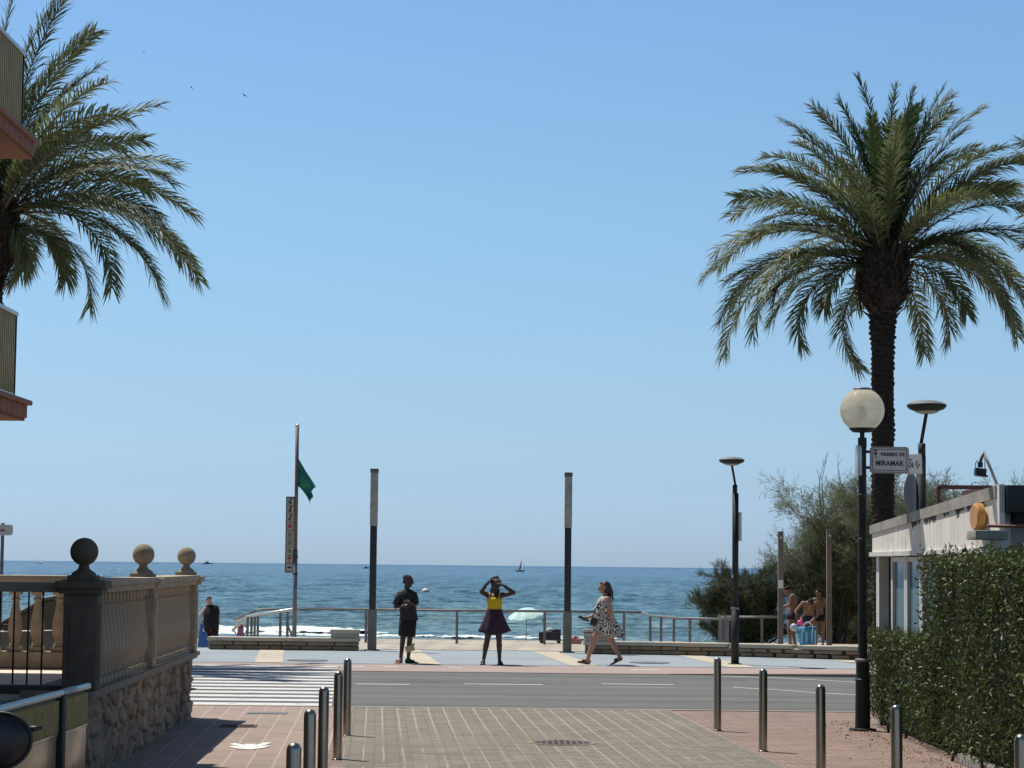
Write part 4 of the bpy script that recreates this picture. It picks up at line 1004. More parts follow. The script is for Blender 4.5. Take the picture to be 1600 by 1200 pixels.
def build_fronds(specs, rng, leaf_n=135, lmax=.53):
    V = []; F4 = []; T = []; RV = []; RF = []; nv = 0; nr = 0
    for (base, az, chord, theta, droop, tint, sway) in specs:
        P, ln = frond_curve(base, az, chord, theta, droop, sway=sway); n = len(P)
        Tn = np.gradient(P, axis=0); Tn /= np.linalg.norm(Tn, axis=1)[:, None]
        side = np.array([-math.sin(az), math.cos(az), 0.0]); roll = rng.normal(0, .7)
        # rachis
        for i in range(n):
            r = .032*(1-i/n)**.8+.004; w = .026+.05*max(0, 1-i/4.0)
            sd = side; up = np.cross(Tn[i], sd); up /= np.linalg.norm(up)
            for q in ((-w, -r*.5), (w, -r*.5), (w*.5, r*.5), (-w*.5, r*.5)): RV.append(P[i]+sd*q[0]*(1-i/n*.8)+up*q[1])
            if i:
                for q in range(4): RF.append((nr+4*(i-1)+q, nr+4*(i-1)+(q+1) % 4, nr+4*i+(q+1) % 4, nr+4*i+q))
        nr += 4*n
        ss = np.linspace(.13, .995, leaf_n)+rng.uniform(-.003, .003, leaf_n)
        for sgn in (-1, 1):
            s_ = np.clip(ss+sgn*.003, 0, 1); f = s_*(n-1); i0 = np.minimum(f.astype(int), n-2); t = (f-i0)[:, None]
            B = P[i0]*(1-t)+P[i0+1]*t; TT = Tn[i0]*(1-t)+Tn[i0+1]*t; TT /= np.linalg.norm(TT, axis=1)[:, None]
            rl = roll*s_**1.0
            up0 = np.cross(TT, side); up0 /= np.linalg.norm(up0, axis=1)[:, None]; up0 *= np.sign(up0[:, 2:3]+1e-6)*1.0
            up0 = np.where((TT[:, 2:3] < -.95), up0, up0)
            sd = side[None, :]*np.cos(rl)[:, None]+up0*np.sin(rl)[:, None]; up = up0*np.cos(rl)[:, None]-side[None, :]*np.sin(rl)[:, None]
            al = np.radians(54-24*s_+rng.normal(0, 6, leaf_n)); be = np.radians(16+rng.normal(0, 22, leaf_n))
            D = TT*np.cos(al)[:, None]+(sd*sgn*np.cos(be)[:, None]+up*np.sin(be)[:, None])*np.sin(al)[:, None]
            L = lmax*(np.clip((s_-.08)/.22, .15, 1)**.7)*np.clip(1.12-.42*s_**2.4, .3, 1)*rng.uniform(.82, 1.1, leaf_n)
            W = .0140*rng.uniform(.8, 1.2, leaf_n)
            wv = np.cross(D, up); wv /= np.linalg.norm(wv, axis=1)[:, None]
            wv = wv+up*rng.normal(0, .35, (leaf_n, 1)); wv /= np.linalg.norm(wv, axis=1)[:, None]
            g = np.array([0, 0, -1.0])
            M_ = B+D*(L*.55)[:, None]; E = B+D*L[:, None]*.97+g[None, :]*(L*.16*rng.uniform(.3, 1.6, leaf_n))[:, None]+TT*(L*.06)[:, None]
            q = np.stack([B-wv*W[:, None]*.6, B+wv*W[:, None]*.6, M_+wv*W[:, None], M_-wv*W[:, None], E+wv*W[:, None]*.12, E-wv*W[:, None]*.12], 1)
            V.append(q.reshape(-1, 3)); k_ = nv+np.arange(leaf_n)*6
            F4.append(np.stack([k_, k_+1, k_+2, k_+3], -1)); F4.append(np.stack([k_+3, k_+2, k_+4, k_+5], -1))
            T.append(np.repeat(np.clip(tint+rng.normal(0, .16, leaf_n), 0, 1), 6)); nv += 6*leaf_n
    return (np.concatenate(V), np.concatenate(F4), np.concatenate(T)), (np.array(RV), np.array(RF))

def palm_trunk(parent, h, r=.235, crown_h=1.2, seed=1):
    # slim ringed stem with leaf scars, a shaggy bulb of old leaf bases above
    rn = np.random.RandomState(seed); th = np.linspace(0, 2*np.pi, 49)[:-1]; z = np.arange(0, h-1.55, .018)
    TH, Z = np.meshgrid(th, z); row = (Z+(fbm(TH*1.6, Z*1.1, 3, seed+4)-.5)*.16)/.115; rowi = np.floor(row); u = TH/(2*np.pi)*11+.5*(rowi % 2); ui = np.floor(u)
    fr = row-rowi; fu = np.abs(u-ui-.5)*2
    hsh = np.modf(np.abs(np.sin(rowi*12.9898+(ui % 11)*78.233)*43758.5453))[0]
    scale = (1-fu**2)*(1-np.abs(fr*2-1)**2)
    top = np.clip((Z-(h-2.6))/1.0, 0, 1)
    rad = r*(1.0+.14*np.exp(-Z/.35))+scale*(.008+.05*hsh)+(scale*.05+.035)*top+(fbm(TH*3, Z*2, 2, seed)-.5)*.03
    bend = .0
    V = np.stack([rad*np.cos(TH), rad*np.sin(TH), Z], -1).reshape(-1, 3)
    ny, nx = TH.shape; i = np.arange(ny-1)[:, None]*nx; j = np.arange(nx)[None, :]
    F = np.stack([i+j, i+(j+1) % nx, i+nx+(j+1) % nx, i+nx+j], -1).reshape(-1, 4)
    npmesh('trunk', V, F, M_trunk, parent, True)
    m = MB(); H0 = h-1.62
    m.lathe([(r*1.05, H0-.02), (r*1.5, H0+.12), (r*2.25, H0+.45), (r*2.5, H0+.9), (r*2.3, H0+1.35), (r*1.5, H0+1.7), (r*.5, H0+1.95)], n=24)
    rr = random.Random(seed)
    for q in range(330):              # stubs of cut leaves standing off the bulb
        zz = H0-.1+1.75*(q/330); a = q*2.39996; rb = np.interp(zz-H0, [-.1, .12, .45, .9, 1.35, 1.7], [r*1.0, r*1.4, r*2.2, r*2.45, r*2.25, r*1.5])
        dirv = Vector((math.cos(a), math.sin(a), 0)); p0 = dirv*(rb*.86)+Vector((0, 0, zz)); ln_ = rr.uniform(.16, .40)
        tip = p0+dirv*ln_*rr.uniform(.25, .9)+Vector((0, 0, ln_*rr.uniform(.1, 1.0)))
        sd = Vector((-dirv.y, dirv.x, 0)); w = rr.uniform(.035, .06)
        m.slab([p0-sd*w*1.3, p0+sd*w*1.3, tip+sd*w*.5, tip-sd*w*.5], dirv*.03)
    for q in range(60):               # dry hanging strips
        a = rr.uniform(0, 6.283); dirv = Vector((math.cos(a), math.sin(a), 0)); zt = H0+rr.uniform(.9, 1.6); rb = r*rr.uniform(2.3, 2.8); ln_ = rr.uniform(.5, 1.1)
        sd = Vector((-dirv.y, dirv.x, 0))*rr.uniform(.015, .035); p0 = dirv*rb*.9+Vector((0, 0, zt)); p1 = dirv*rb*1.08+Vector((0, 0, zt-ln_*.5)); p2 = dirv*rb*.95+Vector((0, 0, zt-ln_))
        m.slab([p0-sd, p0+sd, p1+sd*1.2, p1-sd*1.2], dirv*.008); m.slab([p1-sd*1.2, p1+sd*1.2, p2+sd*.2, p2-sd*.2], dirv*.008)
    m.build('leaf_base_bulb', M_boot, parent)

def palm(loc, crown_px, D, tips, label, seed, nfill=26, young=6):
    e = empty('palm_tree', loc, 0, label, 'palm tree', 'date palms along the promenade')
    rn = np.random.RandomState(seed); cx = atpx(crown_px[0], D, 8); cz = zof(crown_px[1], D, cx); h = cz-loc[2]
    dx0 = cx-loc[0]
    palm_trunk(e, h, seed=seed)
    specs = []; young_specs = []
    def add(lst, tx, tz, droop, tint, dep=None, start=None):
        dep = rn.uniform(-.75, .75) if dep is None else dep       # azimuth away from the picture plane
        az = dep if tx >= 0 else math.pi-dep
        hd = abs(tx)/max(.35, math.cos(dep)); b0 = Vector((dx0, 0, h-.25+rn.uniform(-.3, .15)))
        rb = .22 if abs(tx) > .6 else .1
        b0 += Vector((math.cos(az)*rb, math.sin(az)*rb, 0))
        dz = tz-(b0.z-h); hd = max(hd-rb, .15)
        lst.append(((b0.x, b0.y, b0.z), az, math.hypot(hd, dz), math.atan2(dz, hd), R(droop), tint, rn.uniform(-.08, .08)))
    for (tx, ty, droop, *rest) in tips:
        X = atpx(tx, D, 8); zz = zof(ty, D, X); yg = rest and rest[0] == 'y'
        add(young_specs if yg else specs, (X-cx)*.97, (zz-cz)*.97, droop, rn.uniform(.25, .8) if not yg else rn.uniform(.4, .9), rn.uniform(-.5, .5))
        if droop > 44 and abs(X-cx) > 1.3 and rn.rand() < .42: add(specs, (X-cx)*rn.uniform(.80, .93)+rn.normal(0, .12), (zz-cz)*.92+rn.normal(0, .16), droop+rn.uniform(-6, 6), rn.uniform(.1, .7), rn.uniform(-.9, .9))
    for q in range(nfill):
        az = q*2.39996+rn.uniform(-.2, .2); lvl = q/nfill                     # 0 upright .. 1 hanging
        e0 = 68-100*lvl; droop = 45+45*lvl+rn.uniform(-8, 8); th = R(e0-droop*.55+ (8 if lvl > .7 else 14)); ch = rn.uniform(3.1, 3.7)*(1-.32*max(0, lvl-.5)*2)
        if lvl > .42 and (math.sin(az) < -.1 or lvl > .72): continue
        b0 = (dx0+.2*math.cos(az), .2*math.sin(az), h-.3+rn.uniform(-.2, .2)-.2*lvl)
        specs.append((b0, az, ch, th, R(droop), rn.uniform(.05, .7), rn.uniform(-.08, .08)))
    for q in range(young):
        az = q*2.4+1; specs_ = ((dx0+.1*math.cos(az), .1*math.sin(az), h-.1), az, rn.uniform(2.4, 3.4), R(rn.uniform(66, 82)), R(22), rn.uniform(.5, .9), 0.0)
        young_specs.append(specs_)
    (V, F_, T), (RV, RF) = build_fronds(specs, rn)
    npmesh('crown', V, F_, M_frond, e, False, {'tint': T})
    npmesh('leaf_stalks', RV, RF, M_rachis, e, False)
    (V, F_, T), (RV, RF) = build_fronds(young_specs, rn, lmax=.42)
    npmesh('young_leaves', V, F_, M_frondy, e, False, {'tint': T}); npmesh('leaf_stalks', RV, RF, M_rachis, e, False)
    return e

DR = 51.0; xr = atpx(1380, DR, 3)
rt = [(1341, 113, 30, 'y'), (1481, 120, 32, 'y'), (1430, 135, 25, 'y'), (1385, 130, 15, 'y'), (1310, 150, 35, 'y'), (1222, 176, 62), (1534, 172, 60), (1500, 160, 55), (1150, 268, 72), (1538, 222, 60), (1594, 290, 70), (1132, 353, 85), (1165, 245, 70), (1101, 430, 92),
      (1120, 502, 95), (1137, 549, 95), (1171, 519, 90), (1247, 545, 105), (1283, 494, 105), (1341, 579, 100), (1485, 536, 100), (1523, 489, 92), (1574, 511, 92), (1602, 528, 90),
      (1608, 345, 80), (1630, 420, 88), (1650, 500, 92), (1245, 210, 60), (1480, 250, 55), (1615, 260, 66), (1560, 400, 85), (1200, 470, 95), (1112, 390, 85), (1270, 160, 45), (1625, 470, 95), (1145, 475, 92)]
palm((xr, DR, .01), (1383, 382), DR, rt, 'tall date palm on the right behind the white building', 3, nfill=34, young=12)
DL = 46.0; xl = atpx(-30, DL, 2)
lt = [(72, -20, 38), (165, 66, 48), (128, 38, 42), (150, 95, 45), (250, 172, 52), (262, 235, 66), (258, 268, 72), (305, 332, 78), (318, 428, 80), (300, 400, 76), (258, 462, 88), (207, 467, 100), (128, 478, 95), (18, 445, 105), (45, 430, 100), (100, -60, 30), (20, -60, 20),
      (215, 200, 55), (280, 300, 74), (105, 440, 98), (-60, 470, 100), (-200, 430, 90), (-300, 300, 80), (-280, 200, 66), (-220, 120, 55), (-120, 0, 40), (-240, 460, 95)]
palm((xl, DL, .01), (-18, 316), DL, lt, 'date palm at the left edge partly hidden by the balconies', 8, nfill=20, young=5)
D3 = 55.0; x3 = atpx(1835, D3, 3)
palm((x3, D3, .01), (1835, 410), D3, [(1571, 250, 62), (1580, 275, 70), (1590, 215, 58), (1600, 330, 80), (1650, 150, 50), (2060, 250, 66), (2000, 480, 90), (1700, 120, 40)], 'date palm beyond the right edge, only leaf tips in view', 15, nfill=26, young=3)
# fallen dark shoots hanging: none

# ---------- feathery tamarisk trees
M_tam = leafmat('tamarisk_leaf', (0.040, 0.050, 0.030), (0.20, 0.215, 0.125), rough=.7, trans=.3, spec=.2, nscale=.9)
M_bush_shade = leafmat('shaded_bush_leaf', (0.022, 0.032, 0.020), (0.105, 0.125, 0.075), rough=.65, trans=.2, spec=.25, nscale=.9)  # greener leaf, with the low bush's weaker light darkened into its colour
M_bark = basic('grey_bark', (.075, .062, .05), (.045, .037, .03), 8, .9, bump=.5)
def tamarisk(loc, h, w, label, seed, n_main=6, dens=1.0, lean=0.0, bare=0, spread=1.2, mat=None):
    rr = random.Random(seed); e = empty('tamarisk_tree', loc, 0, label, 'tree', 'feathery trees behind the bathers')
    m = MB(); tips = []
    def grow(p, d, ln, r, lvl):
        n = 4; pts = [p]; rad = [r]
        for i in range(n):
            d = (d+Vector((rr.gauss(0, .16), rr.gauss(0, .16), rr.gauss(.03, .10)))).normalized(); p = p+d*ln/n; pts.append(p); rad.append(r*(1-.55*(i+1)/n))
            if lvl >= 2: tips.append((p.copy(), d.copy()))
        m.tube(pts, rad, 6 if lvl < 2 else 4)
        if lvl < 3:
            for q in range((5, 5, 4)[lvl]):
                i = rr.randint(1, n); a = rr.uniform(0, 6.283); sp = rr.uniform(.45, 1.0)
                nd = (d+Vector((math.cos(a)*sp, math.sin(a)*sp, rr.uniform(-.1, .5)))).normalized()
                grow(pts[i], nd, ln*rr.uniform(.50, .72), rad[i]*.62, lvl+1)
    for q in range(n_main):
        a = q*6.283/n_main+rr.uniform(-.4, .4); sp = rr.uniform(.25, 1.0)*w/h*spread
        d = Vector((math.cos(a)*sp+lean, math.sin(a)*sp*.7, 1)).normalized(); grow(Vector((rr.uniform(-.3, .3)*w*.2, rr.uniform(-.2, .2), -.25)), d, h*rr.uniform(.36, .52), .075*h/5, 0)
    m.build('trunk', M_bark, e, True)
    rn = np.random.RandomState(seed); tp = np.array([t[0][:] for t in tips]); td = np.array([t[1][:] for t in tips])
    k_ = int(34*dens); n = len(tp)*k_; B = np.repeat(tp, k_, 0); Dd = np.repeat(td, k_, 0)
    # sprays: feather-like twigs that leave the branch and hang slightly
    nspr = len(tp)*4; sb = np.repeat(tp, 4, 0); sdv = np.repeat(td, 4, 0)+rn.normal(0, .75, (nspr, 3)); sdv[:, 2] += .35; sdv /= np.linalg.norm(sdv, axis=1)[:, None]
    sl = rn.uniform(.22, .55, nspr)*h/5.0*(1+0*w)
    kk = max(6, int(12*dens)); t_ = np.tile(np.linspace(.05, 1, kk), nspr)[:, None]; SB = np.repeat(sb, kk, 0); SDV = np.repeat(sdv, kk, 0); SL = np.repeat(sl, kk)[:, None]
    g = np.array([0, 0, -.14]); P = SB+SDV*t_*SL+g*(t_**2)*SL+rn.normal(0, .012, (nspr*kk, 3))
    dd = SDV+rn.normal(0, .6, SDV.shape); dd /= np.linalg.norm(dd, axis=1)[:, None]; ll = rn.uniform(.07, .16, len(P))[:, None]
    wv = np.cross(dd, rn.normal(0, 1, dd.shape)); wv /= np.linalg.norm(wv, axis=1)[:, None]; ww = .010
    V = np.stack([P-wv*ww*.6, P+wv*ww*.6, P+dd*ll+wv*ww*.4, P+dd*ll-wv*ww*.4], 1).reshape(-1, 3); i = np.arange(len(P))*4
    tint = np.repeat(np.repeat(rn.uniform(.0, .9, nspr), kk), 4)
    npmesh('crown', V, np.stack([i, i+1, i+2, i+3], -1), mat or M_tam, e, False, {'tint': tint})
    if bare:
        mm = MB()
        for q in range(bare):
            p = Vector((rr.uniform(-.3, .3)*w, rr.uniform(-.3, .3), h*.72)); d = Vector((rr.uniform(-.4, .4), 0, 1)).normalized(); pts = [p]; 
            for z_ in range(5): d = (d+Vector((rr.gauss(0, .18), 0, .1))).normalized(); pts.append(pts[-1]+d*h*.075)
            mm.tube(pts, [.02, .017, .014, .011, .008, .004], 5)
            for z_ in (2, 3, 4): mm.tube([pts[z_], pts[z_]+Vector((rr.uniform(-.3, .3), 0, rr.uniform(.15, .4)))], [.008, .003], 4)
        mm.build('bare_twigs', M_bark, e)
    return e
def tam(px0, px1, topy, D, label, seed, **kw):
    xc = atpx((px0+px1)/2, D, 1); w = (px1-px0)/FPX*D; h = zof(topy, D, xc)+1.0
    return tamarisk((xc, D, float(beach_z(np.array(xc), np.array(D)))), h, w, label, seed, **kw)
tam(1100, 1225, 862, 73, 'low dark tamarisk bush behind the right hand railing', 5, n_main=10, dens=1.1, spread=1.1, mat=M_bush_shade)
tam(1255, 1355, 735, 74, 'tall feathery tamarisk behind the bathers', 21, n_main=8, dens=.85, bare=3, spread=.35, lean=.06)
tam(1330, 1440, 730, 77, 'feathery tamarisk between the palm trunk and the globe lamp post', 33, n_main=8, dens=.9, bare=4, spread=.7)
tam(1440, 1540, 742, 66, 'feathery tamarisk above the white building roof under the floodlight', 41, n_main=7, dens=1.0)
tam(1535, 1640, 745, 68, 'feathery tamarisk above the dark box at the right edge', 52, n_main=7, dens=1.0)
tam(1290, 1400, 860, 79, 'dark tamarisk bush filling in behind the right shower post', 66, n_main=6, dens=.8)

# ---------- hedge
M_hedge = leafmat('hedge_leaf', (0.015, 0.026, 0.007), (0.112, 0.145, 0.036), rough=.46, trans=.14, spec=.28, nscale=1.6)
hx = 4.62; hg = empty('hedge', (hx, 25, 0), 0, 'clipped dark green glossy hedge stepping down towards the globe lamp', 'hedge')
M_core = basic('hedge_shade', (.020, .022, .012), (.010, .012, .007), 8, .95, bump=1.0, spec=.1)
def lump(a, b_, sc=1.3): return (fbm(a*sc, b_*sc, 3, 4)-.45)*.22
xlow0, xlow1 = hx, hx+.9
boxes = [(hx, 6.6, 17.0, 25.85, 2.13), (hx, 5.25, 25.85, 30.0, 1.22)]
rn = np.random.RandomState(12)
def leaves(Pn, Nn, size=(.035, .075)):
    n = len(Pn); nr = Nn+rn.normal(0, .65, (n, 3)); nr /= np.linalg.norm(nr, axis=1)[:, None]
    a = np.cross(nr, rn.normal(0, 1, (n, 3))); a /= np.linalg.norm(a, axis=1)[:, None]; a[:, 2] += .25; b_ = np.cross(nr, a); b_ /= np.linalg.norm(b_, axis=1)[:, None]
    L = rn.uniform(size[0], size[1], n)[:, None]; W = L*.19
    base = Pn; tip = Pn+a*L-nr*L*.12; mid = Pn+a*L*.55+nr*L*.05
    V = np.stack([base, mid+b_*W, tip, mid-b_*W, mid-nr*L*.07], 1).reshape(-1, 3); i = np.arange(n)*5
    F = np.concatenate([np.stack([i, i+1, i+2, i+4], -1), np.stack([i, i+4, i+2, i+3], -1)])
    return V, F, np.repeat(np.clip(rn.beta(1.2, 2.6, n), 0, 1), 5)
PP = []; NN = []
def face(n, fx_, nrm, jit=.10):
    a = rn.rand(n); b_ = rn.rand(n); P = fx_(a, b_); d = rn.exponential(.085, n)[:, None]; N_ = np.array(nrm)[None, :]
    PP.append(P-N_*d+rn.normal(0, .012, (n, 3))); NN.append(np.repeat(N_, n, 0))
for (x0, x1, y0, y1, h) in boxes:
    A = (y1-y0)*h
    dn_ = 1050
    face(int(A*dn_), lambda a, b_: np.stack([x0+lump(y0+a*(y1-y0), b_*h)*.9-.0, y0+a*(y1-y0), .10+b_*(h-.08)+lump(a*9, b_*0)*.2], -1), (-1, 0, 0))
    face(int((y1-y0)*(x1-x0)*700), lambda a, b_: np.stack([x0+b_*(x1-x0), y0+a*(y1-y0), h+lump((x0+b_*(x1-x0))*1.4, (y0+a*(y1-y0))*1.4)*.8], -1), (0, 0, 1))
    face(int((x1-x0)*h*900), lambda a, b_: np.stack([x0+a*(x1-x0), y1+lump(a*4, b_*h), .1+b_*(h-.08)], -1), (0, 1, 0))
    face(int((x1-x0)*h*500), lambda a, b_: np.stack([x0+a*(x1-x0), y0+lump(a*4, b_*h), .1+b_*(h-.08)], -1), (0, -1, 0))
# shoots sticking out of the top
m = []
ns = 420; ax = rn.uniform(hx, hx+1.6, ns); ay = rn.uniform(19, 25.8, ns)
for x_, y_ in zip(ax, ay):
    hh_ = rn.uniform(.03, .13); k_ = 5
    z_ = 2.13+np.linspace(0, hh_, k_); PP.append(np.stack([np.full(k_, x_)+rn.normal(0, .01, k_), np.full(k_, y_)+rn.normal(0, .01, k_), z_], -1)); NN.append(np.repeat([[0, 0, 1.0]], k_, 0)+rn.normal(0, .8, (k_, 3)))
V, F_, T = leaves(np.concatenate(PP), np.concatenate(NN)); V = V-np.array([hx, 25, 0])
npmesh('foliage', V, F_, M_hedge, hg, False, {'tint': T})
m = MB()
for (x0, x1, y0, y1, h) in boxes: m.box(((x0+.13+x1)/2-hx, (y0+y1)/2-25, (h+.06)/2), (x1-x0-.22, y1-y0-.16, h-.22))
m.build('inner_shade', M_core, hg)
m = MB(); rr = random.Random(5)
for q in range(26):
    y_ = 17.4+q*.48+rr.uniform(-.1, .1); x_ = hx+rr.uniform(.03, .3)
    MB().tube([(x_-hx, y_-25, 0), (x_-hx+rr.uniform(-.06, .06), y_-25+rr.uniform(-.1, .1), .35)], [.018, .011], 6).build('stem', M_bark, hg, True)
# fallen leaves below the hedge and a concrete edging
o = MB().box((hx+.12, 20.0, .05), (.10, 8.0, .10), bevel=.01).build('hedge_kerb', M_conc); tag(o, kind='structure')
n = 900; P = np.stack([hx-.05-np.abs(rn.normal(0, .30, n)), rn.uniform(18, 30, n), np.full(n, .012)], -1); V, F_, T = leaves(P, np.repeat([[0, 0, 1.0]], n, 0), (.02, .05)); V[:, 2] = np.clip(V[:, 2], .006, .05)
tag(npmesh('leaf_litter', V, F_, basic('dry_leaf', (.26, .18, .09), (.14, .09, .05), 20, .8), None), 'scattered dry leaves on the paving under the hedge', kind='stuff')

# ================================================================== PEOPLE
def skin(name, c, rough=.5): return basic(name, c, tuple(x*.8 for x in c), 7, rough)
S_dark = skin('dark_brown_skin', (.045, .024, .016)); S_tan = skin('tanned_skin', (.42, .22, .14)); S_brn = skin('brown_skin', (.26, .125, .075)); S_pink = skin('pink_skin', (.50, .29, .22))
M_hair = basic('dark_hair', (.014, .009, .008), (.007, .005, .004), 20, .85, bump=.6, stretch=(1, 1, .2))
def finger_set(el, w, d, side, r=.0088, curl=.9, scale=1.0, thumb=1):
    # w wrist, d direction of the hand, side = across the palm; four bent fingers and a thumb
    w = Vector(w); d = Vector(d).normalized(); s = Vector(side); s = (s-d*s.dot(d)).normalized(); nrm = d.cross(s)
    k = scale
    el.append(('c', w, w+d*.045*k, .024*k, .026*k))
    for o in (-.026, -.009, .009, .026): el.append(('c', w+d*.02*k+s*o*.7*k, w+d*.088*k+s*o*k, .016*k, .0125*k))
    for o, L in ((-.030, .075), (-.010, .088), (.010, .083), (.030, .062)):
        p = w+d*.088*k+s*o*k; a = 0.35*curl; dd = (d*math.cos(a)+nrm*math.sin(a)).normalized(); q = p+dd*L*.45*k
        a2 = 1.2*curl; d2 = (d*math.cos(a2)+nrm*math.sin(a2)).normalized(); q2 = q+d2*L*.32*k; a3 = 1.9*curl; d3 = (d*math.cos(a3)+nrm*math.sin(a3)).normalized()
        el += [('c', p, q, r*k, r*.95*k), ('c', q, q2, r*.95*k, r*.88*k), ('c', q2, q2+d3*L*.25*k, r*.88*k, r*.75*k)]
    p = w+d*.025*k-s*.026*k*thumb; q = p+(d*.5-s*.8*thumb+nrm*.35).normalized()*.038*k; el += [('c', p, q, .0125*k, .0105*k), ('c', q, q+(d*.9-s*.15*thumb+nrm*.4).normalized()*.032*k, .0105*k, .0085*k)]
def head(el, c, face, k=1.0, up=(0, 0, 1)):
    c = Vector(c); f = Vector(face).normalized(); u = Vector(up); u = (u-f*u.dot(f)).normalized(); s = f.cross(u)
    rot = Matrix((s, f, u)).transposed()
    P = lambda a, b_, z: c+(s*a+f*b_+u*z)*k
    el += [('e', P(0, -.012, .028), (.076*k, .096*k, .088*k), rot), ('e', P(0, .012, -.035), (.062*k, .076*k, .076*k), rot), ('c', P(0, .055, -.085), P(0, .03, -.07), .026*k, .045*k),
           ('c', P(0, .088, .012), P(0, .106, -.022), .009*k, .0145*k), ('e', P(0, .088, -.052), (.024*k, .014*k, .010*k), rot), ('c', P(-.035, .078, .030), P(.035, .078, .030), .013*k, .013*k),
           ('e', P(-.03, .076, .010), (.013*k, .012*k, .008*k), rot), ('e', P(.03, .076, .010), (.013*k, .012*k, .008*k), rot)]
    for q in (-1, 1): el.append(('e', P(q*.078, -.008, -.005), (.010*k, .020*k, .032*k), rot))
    return P, rot
def limb(el, pts, rad):
    for (a, b_), (r0, r1) in zip(zip(pts, pts[1:]), zip(rad, rad[1:])): el.append(('c', a, b_, r0, r1))
def foot(el, ank, d, k=1.0, lift=0.0):
    a = Vector(ank); d = Vector(d).normalized(); dn_ = Vector((0, 0, -1)); s = d.cross(Vector((0, 0, 1)))
    heel = a-d*.045*k+dn_*.06*k; ball = a+d*.13*k+dn_*(.075+lift)*k; 
    el += [('c', a, heel, .036*k, .030*k), ('c', a+dn_*.02*k, ball, .036*k, .024*k), ('c', heel, ball, .029*k, .027*k)]
    for i, o in enumerate((-.030, -.014, 0, .013, .026)): el.append(('c', ball+s*o*k, ball+s*o*1.15*k+d*(.062-.007*abs(i-1))*k+dn_*.004, .013*k, .010*k))
    return heel, ball
def person(px_, D, z, label, sk, group=None):
    e = empty('person', (atpx(px_, D, z), D, z), 0, label, 'person', group); return e
def cloth(m, name, mat, e, th=.006):
    o = m.build(name, mat, e, True); s = o.modifiers.new('s', 'SOLIDIFY'); s.thickness = th; s.offset = 1; return o
def folds(n, amp, seed=0, grow=None):
    rr = random.Random(seed); ph = [rr.uniform(0, 6.28) for _ in range(3)]
    return lambda i, a: 1+(amp*(grow(i) if grow else 1))*(math.sin(a*n+ph[0]+i*.12)+.5*math.sin(a*(n*1.7//1)+ph[1]))
V3 = Vector

# ---- A standing man
DA = 46.4
A = person(635, DA, .012, 'standing person in a dark t-shirt and black shorts, hands together at the chest', S_dark)
el = []
P, rot = head(el, (.012, 0, 1.66), (.93, -.30, -.03), 1.1)
limb(el, [V3((0, .0, 1.60)), V3((-.02, .01, 1.44))], [.055, .062])
limb(el, [V3((-.12, .02, 1.40)), V3((.10, -.02, 1.40))], [.065, .065])
limb(el, [V3((.0, 0, 1.36)), V3((.005, 0, 1.15)), V3((.01, .0, .95))], [.115, .105, .12]); el.append(('e', (.0, .0, 1.28), (.155, .105, .17), None)); el.append(('e', (.015, 0, .93), (.145, .11, .13), None))
# near arm bent, hands meeting in front of the chest
limb(el, [V3((-.135, -.03, 1.40)), V3((-.235, -.07, 1.13)), V3((-.04, -.20, 1.155))], [.052, .040, .027]); finger_set(el, (-.04, -.20, 1.155), (.9, -.2, .15), (0, .3, 1), curl=.9)
limb(el, [V3((.12, -.03, 1.40)), V3((.17, -.10, 1.16)), V3((.07, -.24, 1.22))], [.050, .038, .026]); finger_set(el, (.07, -.24, 1.22), (-.8, -.1, .1), (0, .3, 1), curl=.9, thumb=-1)
limb(el, [V3((-.055, .02, .88)), V3((-.075, .0, .53)), V3((-.115, .02, .10))], [.088, .058, .036]); limb(el, [V3((-.085, .035, .42)), V3((-.10, .04, .30))], [.052, .046])
limb(el, [V3((.075, -.0, .88)), V3((.065, -.02, .50)), V3((.035, .02, .10))], [.088, .058, .036]); limb(el, [V3((.05, .02, .42)), V3((.042, .03, .30))], [.052, .046])
foot(el, (-.115, .02, .098), (-.25, -1, 0)); foot(el, (.035, .02, .098), (.95, -.35, 0))
blob('body', el, S_dark, A, .0065, 3)
hr = []; hr.append(('e', P(0, -.022, .045), (.081, .094, .080), rot)); hr.append(('e', P(0, -.05, -.01), (.068, .06, .06), rot)); blob('hair', hr, M_hair, A, .008, 2)
M_tee = basic('dark_grey_cotton', (.020, .024, .026), (.011, .013, .014), 5, .9); M_shorts = basic('black_cotton', (.010, .010, .012), (.007, .007, .008), 5, .9)
m = MB(); m.loft([(.0, 0, 1.485, .062, .058), (.0, 0, 1.46, .11, .085), (.0, 0, 1.42, .175, .115), (.0, 0, 1.34, .185, .135), (.005, 0, 1.2, .170, .135), (.015, 0, 1.05, .165, .135), (.03, 0, .95, .175, .14), (.035, 0, .865, .185, .145)], 36, folds=folds(5, .012, 2, lambda i: i/3))
m.tube([(-.13, -.01, 1.41), (-.18, -.05, 1.30), (-.225, -.07, 1.175)], [.070, .072, .070], 16, cap=False); m.tube([(.12, -.02, 1.41), (.155, -.06, 1.30), (.168, -.09, 1.2)], [.068, .070, .070], 16, cap=False)
cloth(m, 't_shirt', M_tee, A)
m = MB(); m.loft([(.02, 0, .90, .155, .125), (.02, 0, .84, .165, .13)], 30)
for sx_, x0, x1 in ((-1, -.05, -.065), (1, .085, .08)): m.loft([(x0, 0, .88, .105, .118), (x0, 0, .78, .105, .115), (x1, -.01, .66, .098, .108), (x1, -.02, .545, .095, .100)], 24, folds=folds(4, .02, 5+sx_, lambda i: i/2))
cloth(m, 'shorts', M_shorts, A)
M_orange = basic('orange_rubber', (.70, .24, .12), (.55, .18, .09), 6, .5)
